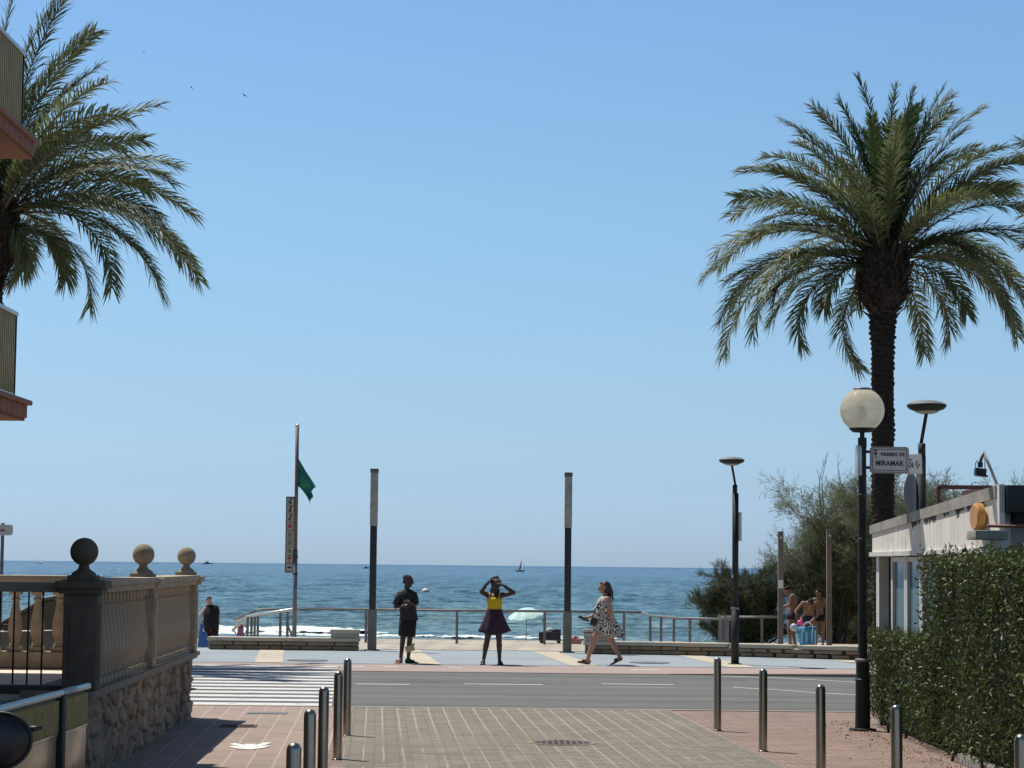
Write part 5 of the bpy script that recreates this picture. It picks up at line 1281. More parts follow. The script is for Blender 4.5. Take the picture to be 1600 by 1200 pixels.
m = MB(); m.box((-.16, -.06, .006), (.105, .27, .02), Matrix.Rotation(-.25, 3, 'Z'), bevel=.008); m.box((-.165, -.08, .045), (.10, .06, .055), Matrix.Rotation(-.25, 3, 'Z'), bevel=.02); m.build('sandal', M_orange, A, angle=SA)
m = MB(); m.box((.115, -.0, .006), (.27, .10, .018), Matrix.Rotation(-.35, 3, 'Z'), bevel=.008); m.box((.135, -.01, .042), (.05, .09, .05), Matrix.Rotation(-.35, 3, 'Z'), bevel=.02); m.build('sandal', M_shorts, A, angle=SA)
# cream pouch hanging by a cord from his hand
bgc = MB(); bgc.box((0, 0, 0), (.185, .05, .125), Matrix.Rotation(-.30, 3, 'Y'), bevel=.02).box((.06, -.0, .075), (.07, .045, .05), Matrix.Rotation(-.5, 3, 'Y'), bevel=.012)
o = bgc.build('pouch', basic('cream_canvas', (.42, .38, .22), (.33, .30, .17), 9, .9), None, angle=SA); o.location = (A.location.x+.075, DA-.17, .012+.30)
tag(o, 'cream pouch hanging at calf height in front of the standing man', 'pouch')
MB().tube([(-.02, 0, .05), (-.03, -.06, .45), (-.06, -.07, .88)], .0035, 6).build('cord', M_shorts, o)

# ---- B woman in yellow
DB = 46.2
B = person(771.5, DB, .012, 'person in a yellow tank top and dark flared skirt, both hands at the head', S_dark)
el = []
P, rot = head(el, (.025, 0, 1.60), (.25, -.95, .10), 1.1)
limb(el, [V3((.015, .01, 1.53)), V3((0, .01, 1.40))], [.05, .055]); limb(el, [V3((-.12, 0, 1.375)), V3((.12, 0, 1.375))], [.06, .06])
limb(el, [V3((0, 0, 1.32)), V3((0, 0, 1.12)), V3((0, 0, .96))], [.11, .095, .125]); el.append(('e', (0, 0, 1.25), (.14, .10, .13), None)); el.append(('e', (0, .01, .92), (.155, .12, .12), None)); 
limb(el, [V3((-.145, 0, 1.39)), V3((-.265, -.10, 1.455)), V3((-.155, -.10, 1.62))], [.056, .045, .031]); finger_set(el, (-.155, -.10, 1.62), (.75, .15, .6), (.3, .9, 0), curl=.9)
limb(el, [V3((.145, 0, 1.39)), V3((.385, -.06, 1.445)), V3((.20, -.12, 1.575))], [.056, .045, .031]); finger_set(el, (.20, -.12, 1.575), (-.8, .05, .45), (.2, .8, .3), curl=.8, thumb=-1)
limb(el, [V3((-.08, 0, .86)), V3((-.135, .0, .50)), V3((-.205, .02, .10))], [.092, .060, .036]); limb(el, [V3((-.155, .03, .40)), V3((-.18, .035, .27))], [.062, .052])
limb(el, [V3((.07, 0, .86)), V3((.10, .0, .50)), V3((.115, .02, .10))], [.092, .060, .036]); limb(el, [V3((.105, .03, .40)), V3((.11, .035, .27))], [.062, .052])
foot(el, (-.205, .02, .095), (-.15, -1, 0), .95); foot(el, (.115, .02, .095), (.25, -1, 0), .95)
blob('body', el, S_dark, B, .0065, 3)
M_hairb = basic('brown_curls', (.035, .018, .012), (.015, .009, .007), 40, .7, bump=1.0)
hr = [('e', P(0, -.03, .045), (.100, .110, .098), rot), ('e', P(0, -.07, -.11), (.105, .06, .13), rot), ('e', P(-.02, -.05, .13), (.062, .062, .05), rot), ('e', P(.07, -.03, .07), (.045, .05, .05), rot), ('e', P(-.07, -.03, .06), (.05, .05, .055), rot)]
rr = random.Random(7)
for q in range(26): a = rr.uniform(0, 6.28); hr.append(('e', P(.085*math.cos(a), -.035+.05*math.sin(a*1.7), .07+.07*math.sin(a)), (.02, .02, .02), None))
blob('hair', hr, M_hairb, B, .007, 1)
hb_ = MB(); 
for q in range(1): hb_.tube([P(-.085, .01, .01), P(-.075, .05, .055), P(-.03, .088, .085), P(.03, .085, .095), P(.078, .03, .09)], .009, 8)
hb_.build('headband', basic('tan_band', (.42, .30, .22), None, 5, .7), B, True)
M_yel = basic('yellow_cotton', (.60, .43, .01), (.46, .32, .005), 4, .85); M_skirt = basic('plum_cotton', (.045, .018, .035), (.025, .010, .022), 3, .9)
m = MB(); m.loft([(0, -.0, 1.345, .142, .108), (0, -.003, 1.30, .150, .120), (0, -.003, 1.24, .152, .128), (0, 0, 1.16, .140, .112), (0, 0, 1.06, .146, .118)], 36, folds=folds(4, .01, 3))
for sx_ in (-1, 1): m.tube([(sx_*.095, -.085, 1.335), (sx_*.10, -.055, 1.425), (sx_*.10, .03, 1.435), (sx_*.095, .08, 1.335)], .014, 8, squash=.5)
cloth(m, 'tank_top', M_yel, B, .005)
m = MB(); m.loft([(0, 0, 1.105, .150, .122), (0, 0, 1.06, .158, .130), (.0, 0, .98, .182, .155), (.0, 0, .88, .222, .18), (.0, 0, .78, .265, .205), (.0, 0, .70, .30, .225), (.0, 0, .635, .318, .235)], 72,
    folds=lambda i, a: (1+(.012*i)*math.sin(a*9+.4)+.007*i*math.sin(a*5+1), (-.04*abs(math.sin(a*1.0))*0+.035*math.cos(a*2)) if i == 6 else 0))
cloth(m, 'skirt', M_skirt, B)
m = MB(); 
for sx_, x0, r_ in ((-1, -.22, .15), (1, .135, -.25)): m.box((x0, -.045, .006), (.09, .25, .018), Matrix.Rotation(-r_, 3, 'Z'), bevel=.008); m.box((x0, -.08, .045), (.085, .03, .05), Matrix.Rotation(-r_, 3, 'Z'), bevel=.012)
m.build('sandals', M_shorts, B, angle=SA)
o = MB().box((0, 0, 0), (.085, .022, .05), Matrix.Rotation(.3, 3, 'Y'), bevel=.006).build('phone', M_black, None, angle=SA); o.location = (B.location.x+.10, DB-.155, 1.61); tag(o, 'small dark device held at the head by the person in the yellow top', 'phone')

# ---- C walking woman
DC = 46.7
Cw = person(940, DC, .012, 'person in a black and white patterned dress walking to the left along the promenade', S_tan)
el = []
P, rot = head(el, (.035, 0, 1.565), (-1, -.12, -.06), 1.08)
limb(el, [V3((.045, 0, 1.50)), V3((.075, 0, 1.37))], [.05, .058]); limb(el, [V3((.085, .13, 1.33)), V3((.085, -.13, 1.33))], [.062, .062])
limb(el, [V3((.07, 0, 1.28)), V3((.045, 0, 1.05)), V3((.05, 0, .88))], [.13, .135, .145]); el += [('e', (.02, 0, 1.16), (.145, .15, .15), None), ('e', (.07, 0, .86), (.16, .16, .13), None), ('e', (-.06, -.05, 1.17), (.06, .06, .06), None), ('e', (-.06, .05, 1.17), (.06, .06, .06), None)]
limb(el, [V3((.10, -.17, 1.33)), V3((.165, -.20, 1.04)), V3((.185, -.19, .79))], [.054, .043, .029]); finger_set(el, (.185, -.19, .79), (-.1, .0, -1), (1, 0, 0), curl=.6)
limb(el, [V3((.06, .17, 1.32)), V3((-.02, .18, 1.06)), V3((-.265, .10, .955))], [.052, .042, .028]); finger_set(el, (-.265, .10, .955), (-.85, -.2, -.25), (.1, .2, 1), curl=1.0)
limb(el, [V3((-.0, -.06, .82)), V3((-.165, -.06, .50)), V3((-.285, -.05, .115))], [.098, .064, .040]); limb(el, [V3((-.175, -.06, .42)), V3((-.22, -.05, .28))], [.06, .05])
limb(el, [V3((.10, .06, .82)), V3((.205, .06, .47)), V3((.365, .06, .17))], [.098, .062, .040]); limb(el, [V3((.245, .06, .41)), V3((.295, .06, .29))], [.058, .048])
foot(el, (-.285, -.05, .115), (-1, -.05, .0), .98, -.03); foot(el, (.365, .06, .165), (-.90, -.05, -.45), .98, .0)
blob('body', el, S_tan, Cw, .0065, 3)
hr = [('e', P(0, -.03, .045), (.086, .090, .086), rot), ('c', P(0, -.06, .04), P(0, -.115, -.10), .078, .07), ('c', P(.0, -.105, -.08), P(.0, -.145, -.24), .070, .035), ('e', P(-.05, -.03, -.04), (.03, .045, .085), rot), ('e', P(.05, -.03, -.04), (.03, .045, .085), rot), ('e', P(0, .04, .085), (.055, .04, .03), rot)]
blob('hair', hr, basic('auburn_hair', (.045, .016, .012), (.02, .009, .008), 22, .45, bump=.5, stretch=(2, 2, .3)), Cw, .008, 2)
k = NT('patterned_cloth'); v = k.coord((1, 1, .75)); dv = k.n('ShaderNodeVectorMath', operation='ADD'); nn = k.n('ShaderNodeTexNoise'); nn.inputs['Scale'].default_value = 9; k.l(v, nn.inputs['Vector']); sc = k.n('ShaderNodeVectorMath', operation='SCALE'); sc.inputs['Scale'].default_value = .12; k.l(nn.outputs['Color'], sc.inputs[0]); k.l(v, dv.inputs[0]); k.l(sc.outputs[0], dv.inputs[1])
vo = k.n('ShaderNodeTexVoronoi', feature='DISTANCE_TO_EDGE'); vo.inputs['Scale'].default_value = 11; k.l(dv.outputs[0], vo.inputs['Vector'])
f = k.math('ADD', vo.outputs['Distance'], k.math('MULTIPLY', k.noise(v, 14, 2), .12))
k.color(k.ramp(f, [(.125, (.70, .66, .54)), (.155, (.035, .035, .05)), (.30, (.03, .03, .045)), (.33, (.62, .56, .44))])); k.set(Roughness=.85); M_dress = k.m
m = MB(); m.loft([(.08, 0, 1.385, .095, .135), (.075, 0, 1.35, .125, .19), (.05, 0, 1.28, .150, .200), (.03, 0, 1.18, .180, .205), (.03, 0, 1.06, .190, .205), (.045, 0, .94, .210, .215), (.085, 0, .82, .255, .235), (.115, 0, .72, .290, .26), (.155, 0, .62, .305, .275), (.175, 0, .55, .30, .28)], 72,
    folds=lambda i, a: (1+.0065*i*math.sin(a*8)+.004*i*math.sin(a*13+1), (max(0, -math.cos(a))*.15 if i == 9 else max(0, -math.cos(a))*.08 if i == 8 else 0)))
cloth(m, 'dress', M_dress, Cw)
m = MB(); m.tube([(.10, -.10, 1.40), (-.03, -.16, 1.30), (-.145, -.15, 1.12), (-.195, -.14, .96)], .011, 8); m.build('bag_strap', M_shorts, Cw, True)
o = MB().box((0, 0, 0), (.13, .08, .17), Matrix.Rotation(.25, 3, 'Y'), bevel=.03).build('handbag', M_black, None, angle=SA); o.location = (Cw.location.x-.175, DC-.17, .87+.012); tag(o, 'dark handbag hanging in front of the woman in the patterned dress', 'bag')
m = MB(); 
for q in (-1, 1): m.box((q*.025, q*.04, -.01*q), (.19, .075, .03), Matrix.Rotation(.35, 3, 'Y'), bevel=.012); m.box((q*.025-.04, q*.04, .035-.01*q), (.08, .07, .05), Matrix.Rotation(.35, 3, 'Y'), bevel=.02)
o = m.build('shoes', M_black, None, angle=SA); o.location = (Cw.location.x-.37, DC+.08, .925); tag(o, 'dark pair of shoes carried in the hand of the walking woman', 'shoes')
m = MB()
m.box((-.365, -.055, .030), (.27, .10, .03), Matrix.Rotation(.16, 3, 'Y'), bevel=.01); m.box((-.36, -.055, .08), (.07, .105, .05), Matrix.Rotation(.2, 3, 'Y'), bevel=.02)
m.box((.30, .06, .055), (.27, .10, .03), Matrix.Rotation(-.42, 3, 'Y'), bevel=.01); m.box((.285, .06, .10), (.07, .105, .05), Matrix.Rotation(-.42, 3, 'Y'), bevel=.02)
m.build('sandals', basic('brown_leather', (.07, .035, .02), None, 6, .6), Cw, angle=SA)

# ---- D man in black at the left
Dm = person(327.5, 66.5, -.80, 'person in a long black tank top at the left end of the bench wall', S_pink)
el = []; P, rot = head(el, (-.06, 0, 1.70), (-.85, .45, -.25), 1.02)
limb(el, [V3((-.04, 0, 1.63)), V3((.02, 0, 1.50))], [.06, .075]); limb(el, [V3((-.14, .0, 1.44)), V3((.16, 0, 1.44))], [.08, .08])
limb(el, [V3((.02, 0, 1.38)), V3((.03, 0, 1.1)), V3((.03, 0, .92))], [.15, .17, .165]); el.append(('e', (.02, 0, 1.15), (.19, .19, .2), None))
limb(el, [V3((-.15, -.02, 1.45)), V3((-.23, -.08, 1.33)), V3((-.31, .02, 1.17)), ], [.07, .058, .05]); limb(el, [V3((-.31, .02, 1.17)), V3((-.22, .2, 1.02))], [.048, .032]); finger_set(el, (-.22, .2, 1.02), (-.1, .6, -.6), (1, 0, 0))
limb(el, [V3((.20, 0, 1.45)), V3((.235, -.02, 1.16)), V3((.20, .12, .93))], [.066, .05, .034]); finger_set(el, (.20, .12, .93), (-.1, .2, -1), (0, 1, 0))
for q in (-1, 1):
    limb(el, [V3((.03+q*.09, 0, .86)), V3((.03+q*.10, 0, .47)), V3((.03+q*.11, 0, .09))], [.11, .07, .045]); foot(el, (.03+q*.11, 0, .09), (-.6, .8, 0))
blob('body', el, S_pink, Dm, .010, 3)
blob('hair', [('e', P(0, -.02, .05), (.082, .09, .075), rot)], basic('grey_hair', (.12, .09, .07), None, 10, .7), Dm, .01, 1)
m = MB(); m.loft([(.03, 0, 1.57, .13, .07), (.035, 0, 1.53, .185, .10), (.04, 0, 1.45, .215, .15), (.04, 0, 1.36, .225, .20), (.03, 0, 1.2, .225, .225), (.03, 0, 1.0, .215, .22), (.03, 0, .84, .215, .215)], 36, folds=folds(4, .01, 1)); cloth(m, 'tank_top', M_shorts, Dm)
m = MB()
for q in (-1, 1): m.loft([(.03+q*.08, 0, .9, .125, .15), (.03+q*.09, 0, .68, .115, .13), (.03+q*.095, 0, .56, .11, .12)], 24)
cloth(m, 'shorts', basic('maroon_shorts', (.05, .015, .02), None, 5, .9), Dm)
k_ = basic('blue_vinyl', (.03, .14, .42), (.02, .08, .26), 4, .3)
e = empty('beach_inflatable', (atpx(316, 65.5, -.5), 65.5, -.80), 0, 'folded blue and pale grey beach inflatable standing beside the man in black', 'inflatable')
blob('blue_chambers', [('c', (0, 0, .12), (.03, .05, .75), .12, .09), ('c', (.12, .05, .12), (.07, .05, .5), .12, .11), ('c', (-.08, 0, .4), (-.02, 0, 1.0), .07, .05)], k_, e, .012, 2)
blob('pale_chambers', [('c', (-.12, .06, .7), (-.08, .02, 1.3), .08, .06), ('e', (-.14, -.08, .22), (.15, .12, .18), None)], basic('pale_vinyl', (.34, .46, .55), (.25, .36, .45), 5, .3), e, .012, 2)

# ---- E woman with white cap on the beach
ze = float(beach_z(np.array(-11.3), np.array(95.)))
E = person(375, 95.0, zof(965, 95, -11.3)-1.62, 'person in a purple swimsuit and white cap, hands on hips, on the beach', S_pink)
el = []; P, rot = head(el, (-.08, 0, 1.49), (-.2, 1, 0), .98)
limb(el, [V3((-.05, 0, 1.42)), V3((0, 0, 1.33))], [.05, .055]); limb(el, [V3((-.13, 0, 1.31)), V3((.13, 0, 1.31))], [.055, .055]); limb(el, [V3((0, 0, 1.26)), V3((0, 0, 1.05)), V3((0, 0, .88))], [.115, .105, .14])
limb(el, [V3((-.15, 0, 1.31)), V3((-.32, .03, 1.13)), V3((-.17, -.02, .93))], [.045, .036, .026]); finger_set(el, (-.17, -.02, .93), (.6, -.2, -.4), (0, 1, .2))
limb(el, [V3((.15, 0, 1.31)), V3((.30, .03, 1.17)), V3((.18, -.02, .94))], [.045, .036, .026]); finger_set(el, (.18, -.02, .94), (-.6, -.2, -.4), (0, 1, .2))
for q in (-1, 1): limb(el, [V3((q*.08, 0, .82)), V3((q*.09, 0, .45)), V3((q*.10, 0, .09))], [.095, .06, .038]); foot(el, (q*.10, 0, .09), (0, 1, 0))
blob('body', el, S_pink, E, .010, 3)
m = MB(); m.loft([(0, 0, 1.27, .125, .12), (0, 0, 1.15, .128, .12), (0, 0, 1.05, .118, .115), (0, 0, .93, .155, .14), (0, 0, .82, .165, .15)], 28); cloth(m, 'swimsuit', basic('purple_lycra', (.30, .10, .24), (.20, .07, .17), 9, .6), E)
blob('cap', [('e', P(0, -.015, .045), (.100, .112, .088), rot), ('e', P(0, .10, .03), (.06, .05, .012), rot)], M_white, E, .01, 1)

# ---- shower group
M_trunks = basic('dark_trunks', (.018, .022, .035), None, 5, .8)
G1 = person(1236.7, 67.2, -.25, 'tanned person in dark swim trunks turned to the left shower post', S_brn)
el = []; P, rot = head(el, (-.14, 0, 1.615), (-.9, -.1, -.5))
limb(el, [V3((-.09, 0, 1.55)), V3((.0, 0, 1.47))], [.055, .06]); limb(el, [V3((.0, -.13, 1.44)), V3((.0, .13, 1.44))], [.07, .07]); limb(el, [V3((.03, 0, 1.38)), V3((.04, 0, 1.1)), V3((.0, 0, .9))], [.13, .115, .13]); el.append(('e', (.03, 0, 1.33), (.14, .15, .16), None))
limb(el, [V3((-.02, -.17, 1.44)), V3((-.06, -.19, 1.21)), V3((-.28, -.16, 1.12))], [.052, .042, .030]); finger_set(el, (-.28, -.16, 1.12), (-1, 0, 0), (0, 0, 1))
limb(el, [V3((.0, .16, 1.44)), V3((-.07, .2, 1.2)), V3((-.22, .17, 1.05))], [.05, .04, .03])
finger_set(el, (-.22, .17, 1.05), (-1, 0, -.3), (0, 0, 1))
for q in (-1, 1): limb(el, [V3((.0, q*.08, .86)), V3((-.02+q*.06, q*.09, .48)), V3((.03+q*.08, q*.1, .09))], [.10, .066, .042]); foot(el, (.03+q*.08, q*.1, .09), (-1, 0, 0))
blob('body', el, S_brn, G1, .009, 3); blob('hair', [('e', P(0, -.02, .04), (.084, .095, .085), rot)], M_hair, G1, .009, 1)
m = MB(); m.loft([(0, 0, .97, .14, .16), (0, 0, .86, .155, .175), (0, 0, .76, .15, .18)], 28); cloth(m, 'swim_trunks', M_trunks, G1)

G2 = person(1262.3, 66.3, -.25, 'tanned person with dark hair bending forward over a blue beach bag', S_brn)
el = []; P, rot = head(el, (.04, -.30, 1.255), (0, -.65, -.75), 1.02, (0, -.5, .8))
limb(el, [V3((.04, -.24, 1.27)), V3((.035, -.14, 1.27))], [.06, .068]); limb(el, [V3((-.15, -.10, 1.25)), V3((.21, -.10, 1.24))], [.075, .075])
limb(el, [V3((.03, -.06, 1.20)), V3((.02, .08, 1.02)), V3((.01, .20, .84))], [.145, .125, .135]); el.append(('e', (.03, -.05, 1.13), (.165, .12, .15), None))
limb(el, [V3((-.18, -.10, 1.24)), V3((-.37, -.16, 1.02)), V3((-.355, -.34, .80))], [.056, .045, .031]); finger_set(el, (-.355, -.34, .80), (.1, -.4, -.9), (1, .2, 0))
limb(el, [V3((.23, -.10, 1.23)), V3((.26, -.22, .93)), V3((.03, -.38, .72))], [.056, .045, .031]); finger_set(el, (.03, -.38, .72), (-.9, -.2, -.4), (0, .4, 1))
for q in (-1, 1): limb(el, [V3((q*.10, .20, .80)), V3((q*.13, .10, .46)), V3((q*.14, .18, .09))], [.11, .068, .044]); foot(el, (q*.14, .18, .09), (0, -1, 0))
blob('body', el, S_brn, G2, .009, 3); blob('hair', [('e', P(0, -.03, .045), (.088, .10, .09), rot), ('e', P(0, .06, .08), (.06, .05, .03), rot)], M_hair, G2, .009, 1)
m = MB(); m.loft([(.0, .17, .93, .155, .15), (0, .19, .84, .17, .165), (0, .18, .70, .18, .16)], 28); cloth(m, 'swim_trunks', M_trunks, G2)

G3 = person(1280.5, 67.4, -.25, 'tanned person with short dark hair standing behind the bending bather', S_brn)
el = []; P, rot = head(el, (-.03, 0, 1.545), (-.8, -.5, .15))
limb(el, [V3((-.02, 0, 1.48)), V3((0, 0, 1.37))], [.055, .06]); limb(el, [V3((-.13, 0, 1.345)), V3((.13, 0, 1.345))], [.065, .065]); limb(el, [V3((0, 0, 1.28)), V3((.01, 0, 1.05)), V3((.0, 0, .84))], [.125, .11, .125]); el.append(('e', (0, 0, 1.22), (.15, .11, .15), None))
limb(el, [V3((-.16, 0, 1.35)), V3((-.21, .03, 1.08)), V3((-.17, -.05, .86))], [.05, .04, .028]); finger_set(el, (-.17, -.05, .86), (0, -.1, -1), (0, 1, 0))
limb(el, [V3((.16, 0, 1.35)), V3((.20, .03, 1.08)), V3((.19, -.03, .84))], [.05, .04, .028]); finger_set(el, (.19, -.03, .84), (0, -.1, -1), (0, 1, 0))
for q in (-1, 1): limb(el, [V3((q*.08, 0, .80)), V3((q*.09, -.01, .45)), V3((q*.10, 0, .09))], [.10, .064, .042]); foot(el, (q*.10, 0, .09), (-.3, -1, 0))
blob('body', el, S_brn, G3, .009, 3); blob('hair', [('e', P(0, -.02, .045), (.084, .095, .085), rot), ('e', P(0, .05, .10), (.04, .04, .04), rot)], M_hair, G3, .009, 1)
m = MB(); m.loft([(0, 0, .90, .14, .125), (0, 0, .80, .155, .14), (0, 0, .72, .16, .145)], 28); cloth(m, 'swim_trunks', M_shorts, G3)

# blue beach bag with its things
bx = atpx(1261.5, 65.6, 0)
bg_ = empty('beach_bag', (bx, 65.6, -.25), 0, 'large bright blue beach bag open on the terrace in front of the bathers', 'bag')
M_bag = basic('blue_bag', (.03, .27, .46), (.02, .19, .36), 5, .55)
m = MB(); m.loft([(0, 0, .0, .19, .13), (0, 0, .03, .205, .145), (0, 0, .25, .235, .16), (0, 0, .45, .26, .175), (0, 0, .60, .275, .185)], 40, folds=lambda i, a: 1+.012*i*math.sin(a*6)); m.loft([(0, 0, .0, .19, .13), (0, 0, .002, .01, .01)], 40)
cloth(m, 'bag_body', M_bag, bg_, .008)
for yy in (-.19, .19):
    MB().tube([(-.13, yy, .45), (-.12, yy*1.05, .66), (0, yy*1.0, .74), (.12, yy*1.05, .66), (.13, yy, .45)], .014, 8).build('handle', M_white, bg_, True)
m = MB()
for a in (-.20, -.05, .12, .22): m.box((a*.9, -.178, .32), (.05, .012, .38), bevel=.004)
m.build('pale_stripes', basic('pale_blue_print', (.40, .58, .66), (.2, .42, .58), 7, .6), bg_)
o = blob('toy', [('e', (0, 0, 0), (.085, .08, .075), None), ('e', (.06, 0, -.02), (.05, .05, .045), None), ('c', (-.02, 0, .04), (.05, 0, .07), .03, .02)], basic('hot_pink', (.75, .08, .30), (.62, .05, .24), 5, .4), None, .008, 1)
o.location = (atpx(1250, 65.3, 0), 65.3, .47); tag(o, 'hot pink beach toy sticking out of the left side of the blue bag', 'toy')
o = MB().sphere((0, 0, 0), .115, 24, 16).build('beach_ball', basic('lilac_ball', (.42, .46, .56), (.28, .33, .44), 4, .4), None, True); o.location = (atpx(1240.5, 65.4, 0), 65.4, .33); tag(o, 'small lilac grey ball hanging at the left of the blue bag', 'ball')
o.data.materials[0] = o.data.materials[0]
MB().tube([(.09, 0, .04), (.17, 0, .20), (.24, 0, .26)], .006, 6).build('string', M_white, o)

# ---- rounded pink bundle and trolley and parasol
o = blob('pink_bundle', [('c', (-.10, 0, .09), (.12, 0, .07), .10, .085), ('c', (-.02, 0, .15), (.09, .02, .13), .07, .05)], basic('coral_cloth', (.50, .22, .19), (.38, .14, .12), 8, .95, bump=.6), None, .01, 2)  # rounded bundle standing in for an unidentified reddish shape
o.location = (atpx(899, 66.8, 0), 66.8, -.25); o.scale = (1, 1, 1.1); tag(o, 'coral pink rounded bundle between the light column and the bench wall', 'towel')
tx = atpx(859, 67.0, 0)
tr = empty('beach_trolley', (tx, 67.0, -.25), 0, 'black folding beach trolley loaded with bags beside the right light column', 'trolley')
m = MB(); m.box((0, 0, .215), (.62, .36, .23), bevel=.025); m.build('fabric_body', M_black, tr, angle=SA)
m = MB()
for sx_ in (-.31, .31):
    for sy in (-.18, .18): m.tube([(sx_, sy, .08), (sx_, sy, .38 if sx_ > 0 else .36)], .011, 8)
for sy in (-.18, .18): m.tube([(-.02, sy, .40), (.32, sy, .385)], .011, 8)
m.tube([(.32, -.18, .385), (.32, .18, .385)], .011, 8); m.build('frame', M_iron, tr, True)
for sx_ in (-.24, .26):
    for sy in (-.19, .19): MB().lathe([(.055, -.018), (.06, -.01), (.06, .01), (.055, .018)], (sx_, sy, .06), n=20, M=Matrix.Rotation(math.pi/2, 3, 'X')).build('wheel', M_iron, tr)
MB().tube([(-.16, -.19, .12), (-.18, -.21, .62)], .014, 8).build('pull_handle', basic('cream_tube', (.5, .45, .35), None, 4, .5), tr, True)
MB().tube([(-.23, -.21, .72), (-.20, -.21, .62), (-.16, -.21, .66), (-.17, -.21, .72)], .018, 8).build('grip', M_black, tr, True)
o = blob('cloth_bag', [('e', (0, 0, 0), (.11, .12, .09), None), ('e', (.07, .02, -.03), (.09, .1, .06), None)], basic('grey_white_cloth', (.55, .54, .54), (.40, .40, .42), 8, .9), None, .01, 2); o.location = (tx-.0, 67.0, .12); tag(o, 'white cloth bag lying on the black beach trolley', 'bag')
o = blob('backpack', [('e', (0, 0, 0), (.10, .13, .08), None), ('e', (-.08, 0, .01), (.08, .1, .06), None)], basic('dark_red_bag', (.06, .03, .03), (.03, .02, .025), 8, .8), None, .01, 2); o.location = (tx+.20, 67.0, .10); tag(o, 'dark backpack on the right half of the beach trolley', 'bag')

Du = 118.0; ux = atpx(822, Du, -1); zb_ = float(beach_z(np.array(ux), np.array(Du)))
um = empty('beach_parasol', (ux, Du, zb_), 0, 'pale aqua beach parasol tilted to the left on the sand', 'parasol')
zt = zof(949, Du, ux)-zb_+.12
MB().tube([(0, 0, -.3), (.02, 0, zt-.35)], .022, 8).build('pole', M_rail, um, True)
T_ = Matrix.Rotation(R(-9), 3, 'Y'); Mc = Matrix.Translation((.0, 0, zt-.60)) @ T_.to_4x4() @ Matrix.Rotation(R(12), 4, 'X')
m = MB(); nseg = 8; rings = []
for i, (r, z) in enumerate(((0.01, .46), (.25, .43), (.47, .36), (.71, .25), (.90, .13), (.95, .07))):
    ring = []
    for q in range(nseg*4):
        a = 2*math.pi*q/(nseg*4); f = 1-.035*(1-math.cos(a*nseg))*.5*(r > .3); ring.append(m.bm.verts.new(Mc @ Vector((r*f*math.cos(a), r*f*math.sin(a), z-(.03*(1-math.cos(a*nseg))*r if i < 5 else .02)))))
    rings.append(ring)
for a, b_ in zip(rings, rings[1:]):
    for q in range(nseg*4): m.bm.faces.new((a[q], a[(q+1) % (nseg*4)], b_[(q+1) % (nseg*4)], b_[q]))
k = NT('aqua_canvas'); k.color(k.ramp(k.noise(k.coord(), 3, 2), [(.3, (.55, .80, .76)), (.7, (.66, .88, .84))])); tl = k.n('ShaderNodeBsdfTranslucent'); tl.inputs['Color'].default_value = (.6, .75, .68, 1); ms = k.n('ShaderNodeMixShader'); ms.inputs[0].default_value = .25; k.l(k.b.outputs[0], ms.inputs[1]); k.l(tl.outputs[0], ms.inputs[2]); k.l(ms.outputs[0], k.out.inputs['Surface']); k.set(Roughness=.9)
m.build('canopy', k.m, um)
m = MB()
for q in range(8): a = q*math.pi/4; m.tube([Mc @ Vector((0, 0, .42)), Mc @ Vector((.5*math.cos(a), .5*math.sin(a), .36)), Mc @ Vector((.98*math.cos(a), .98*math.sin(a), .05))], .008, 5)
m.build('ribs', M_rail, um, True)

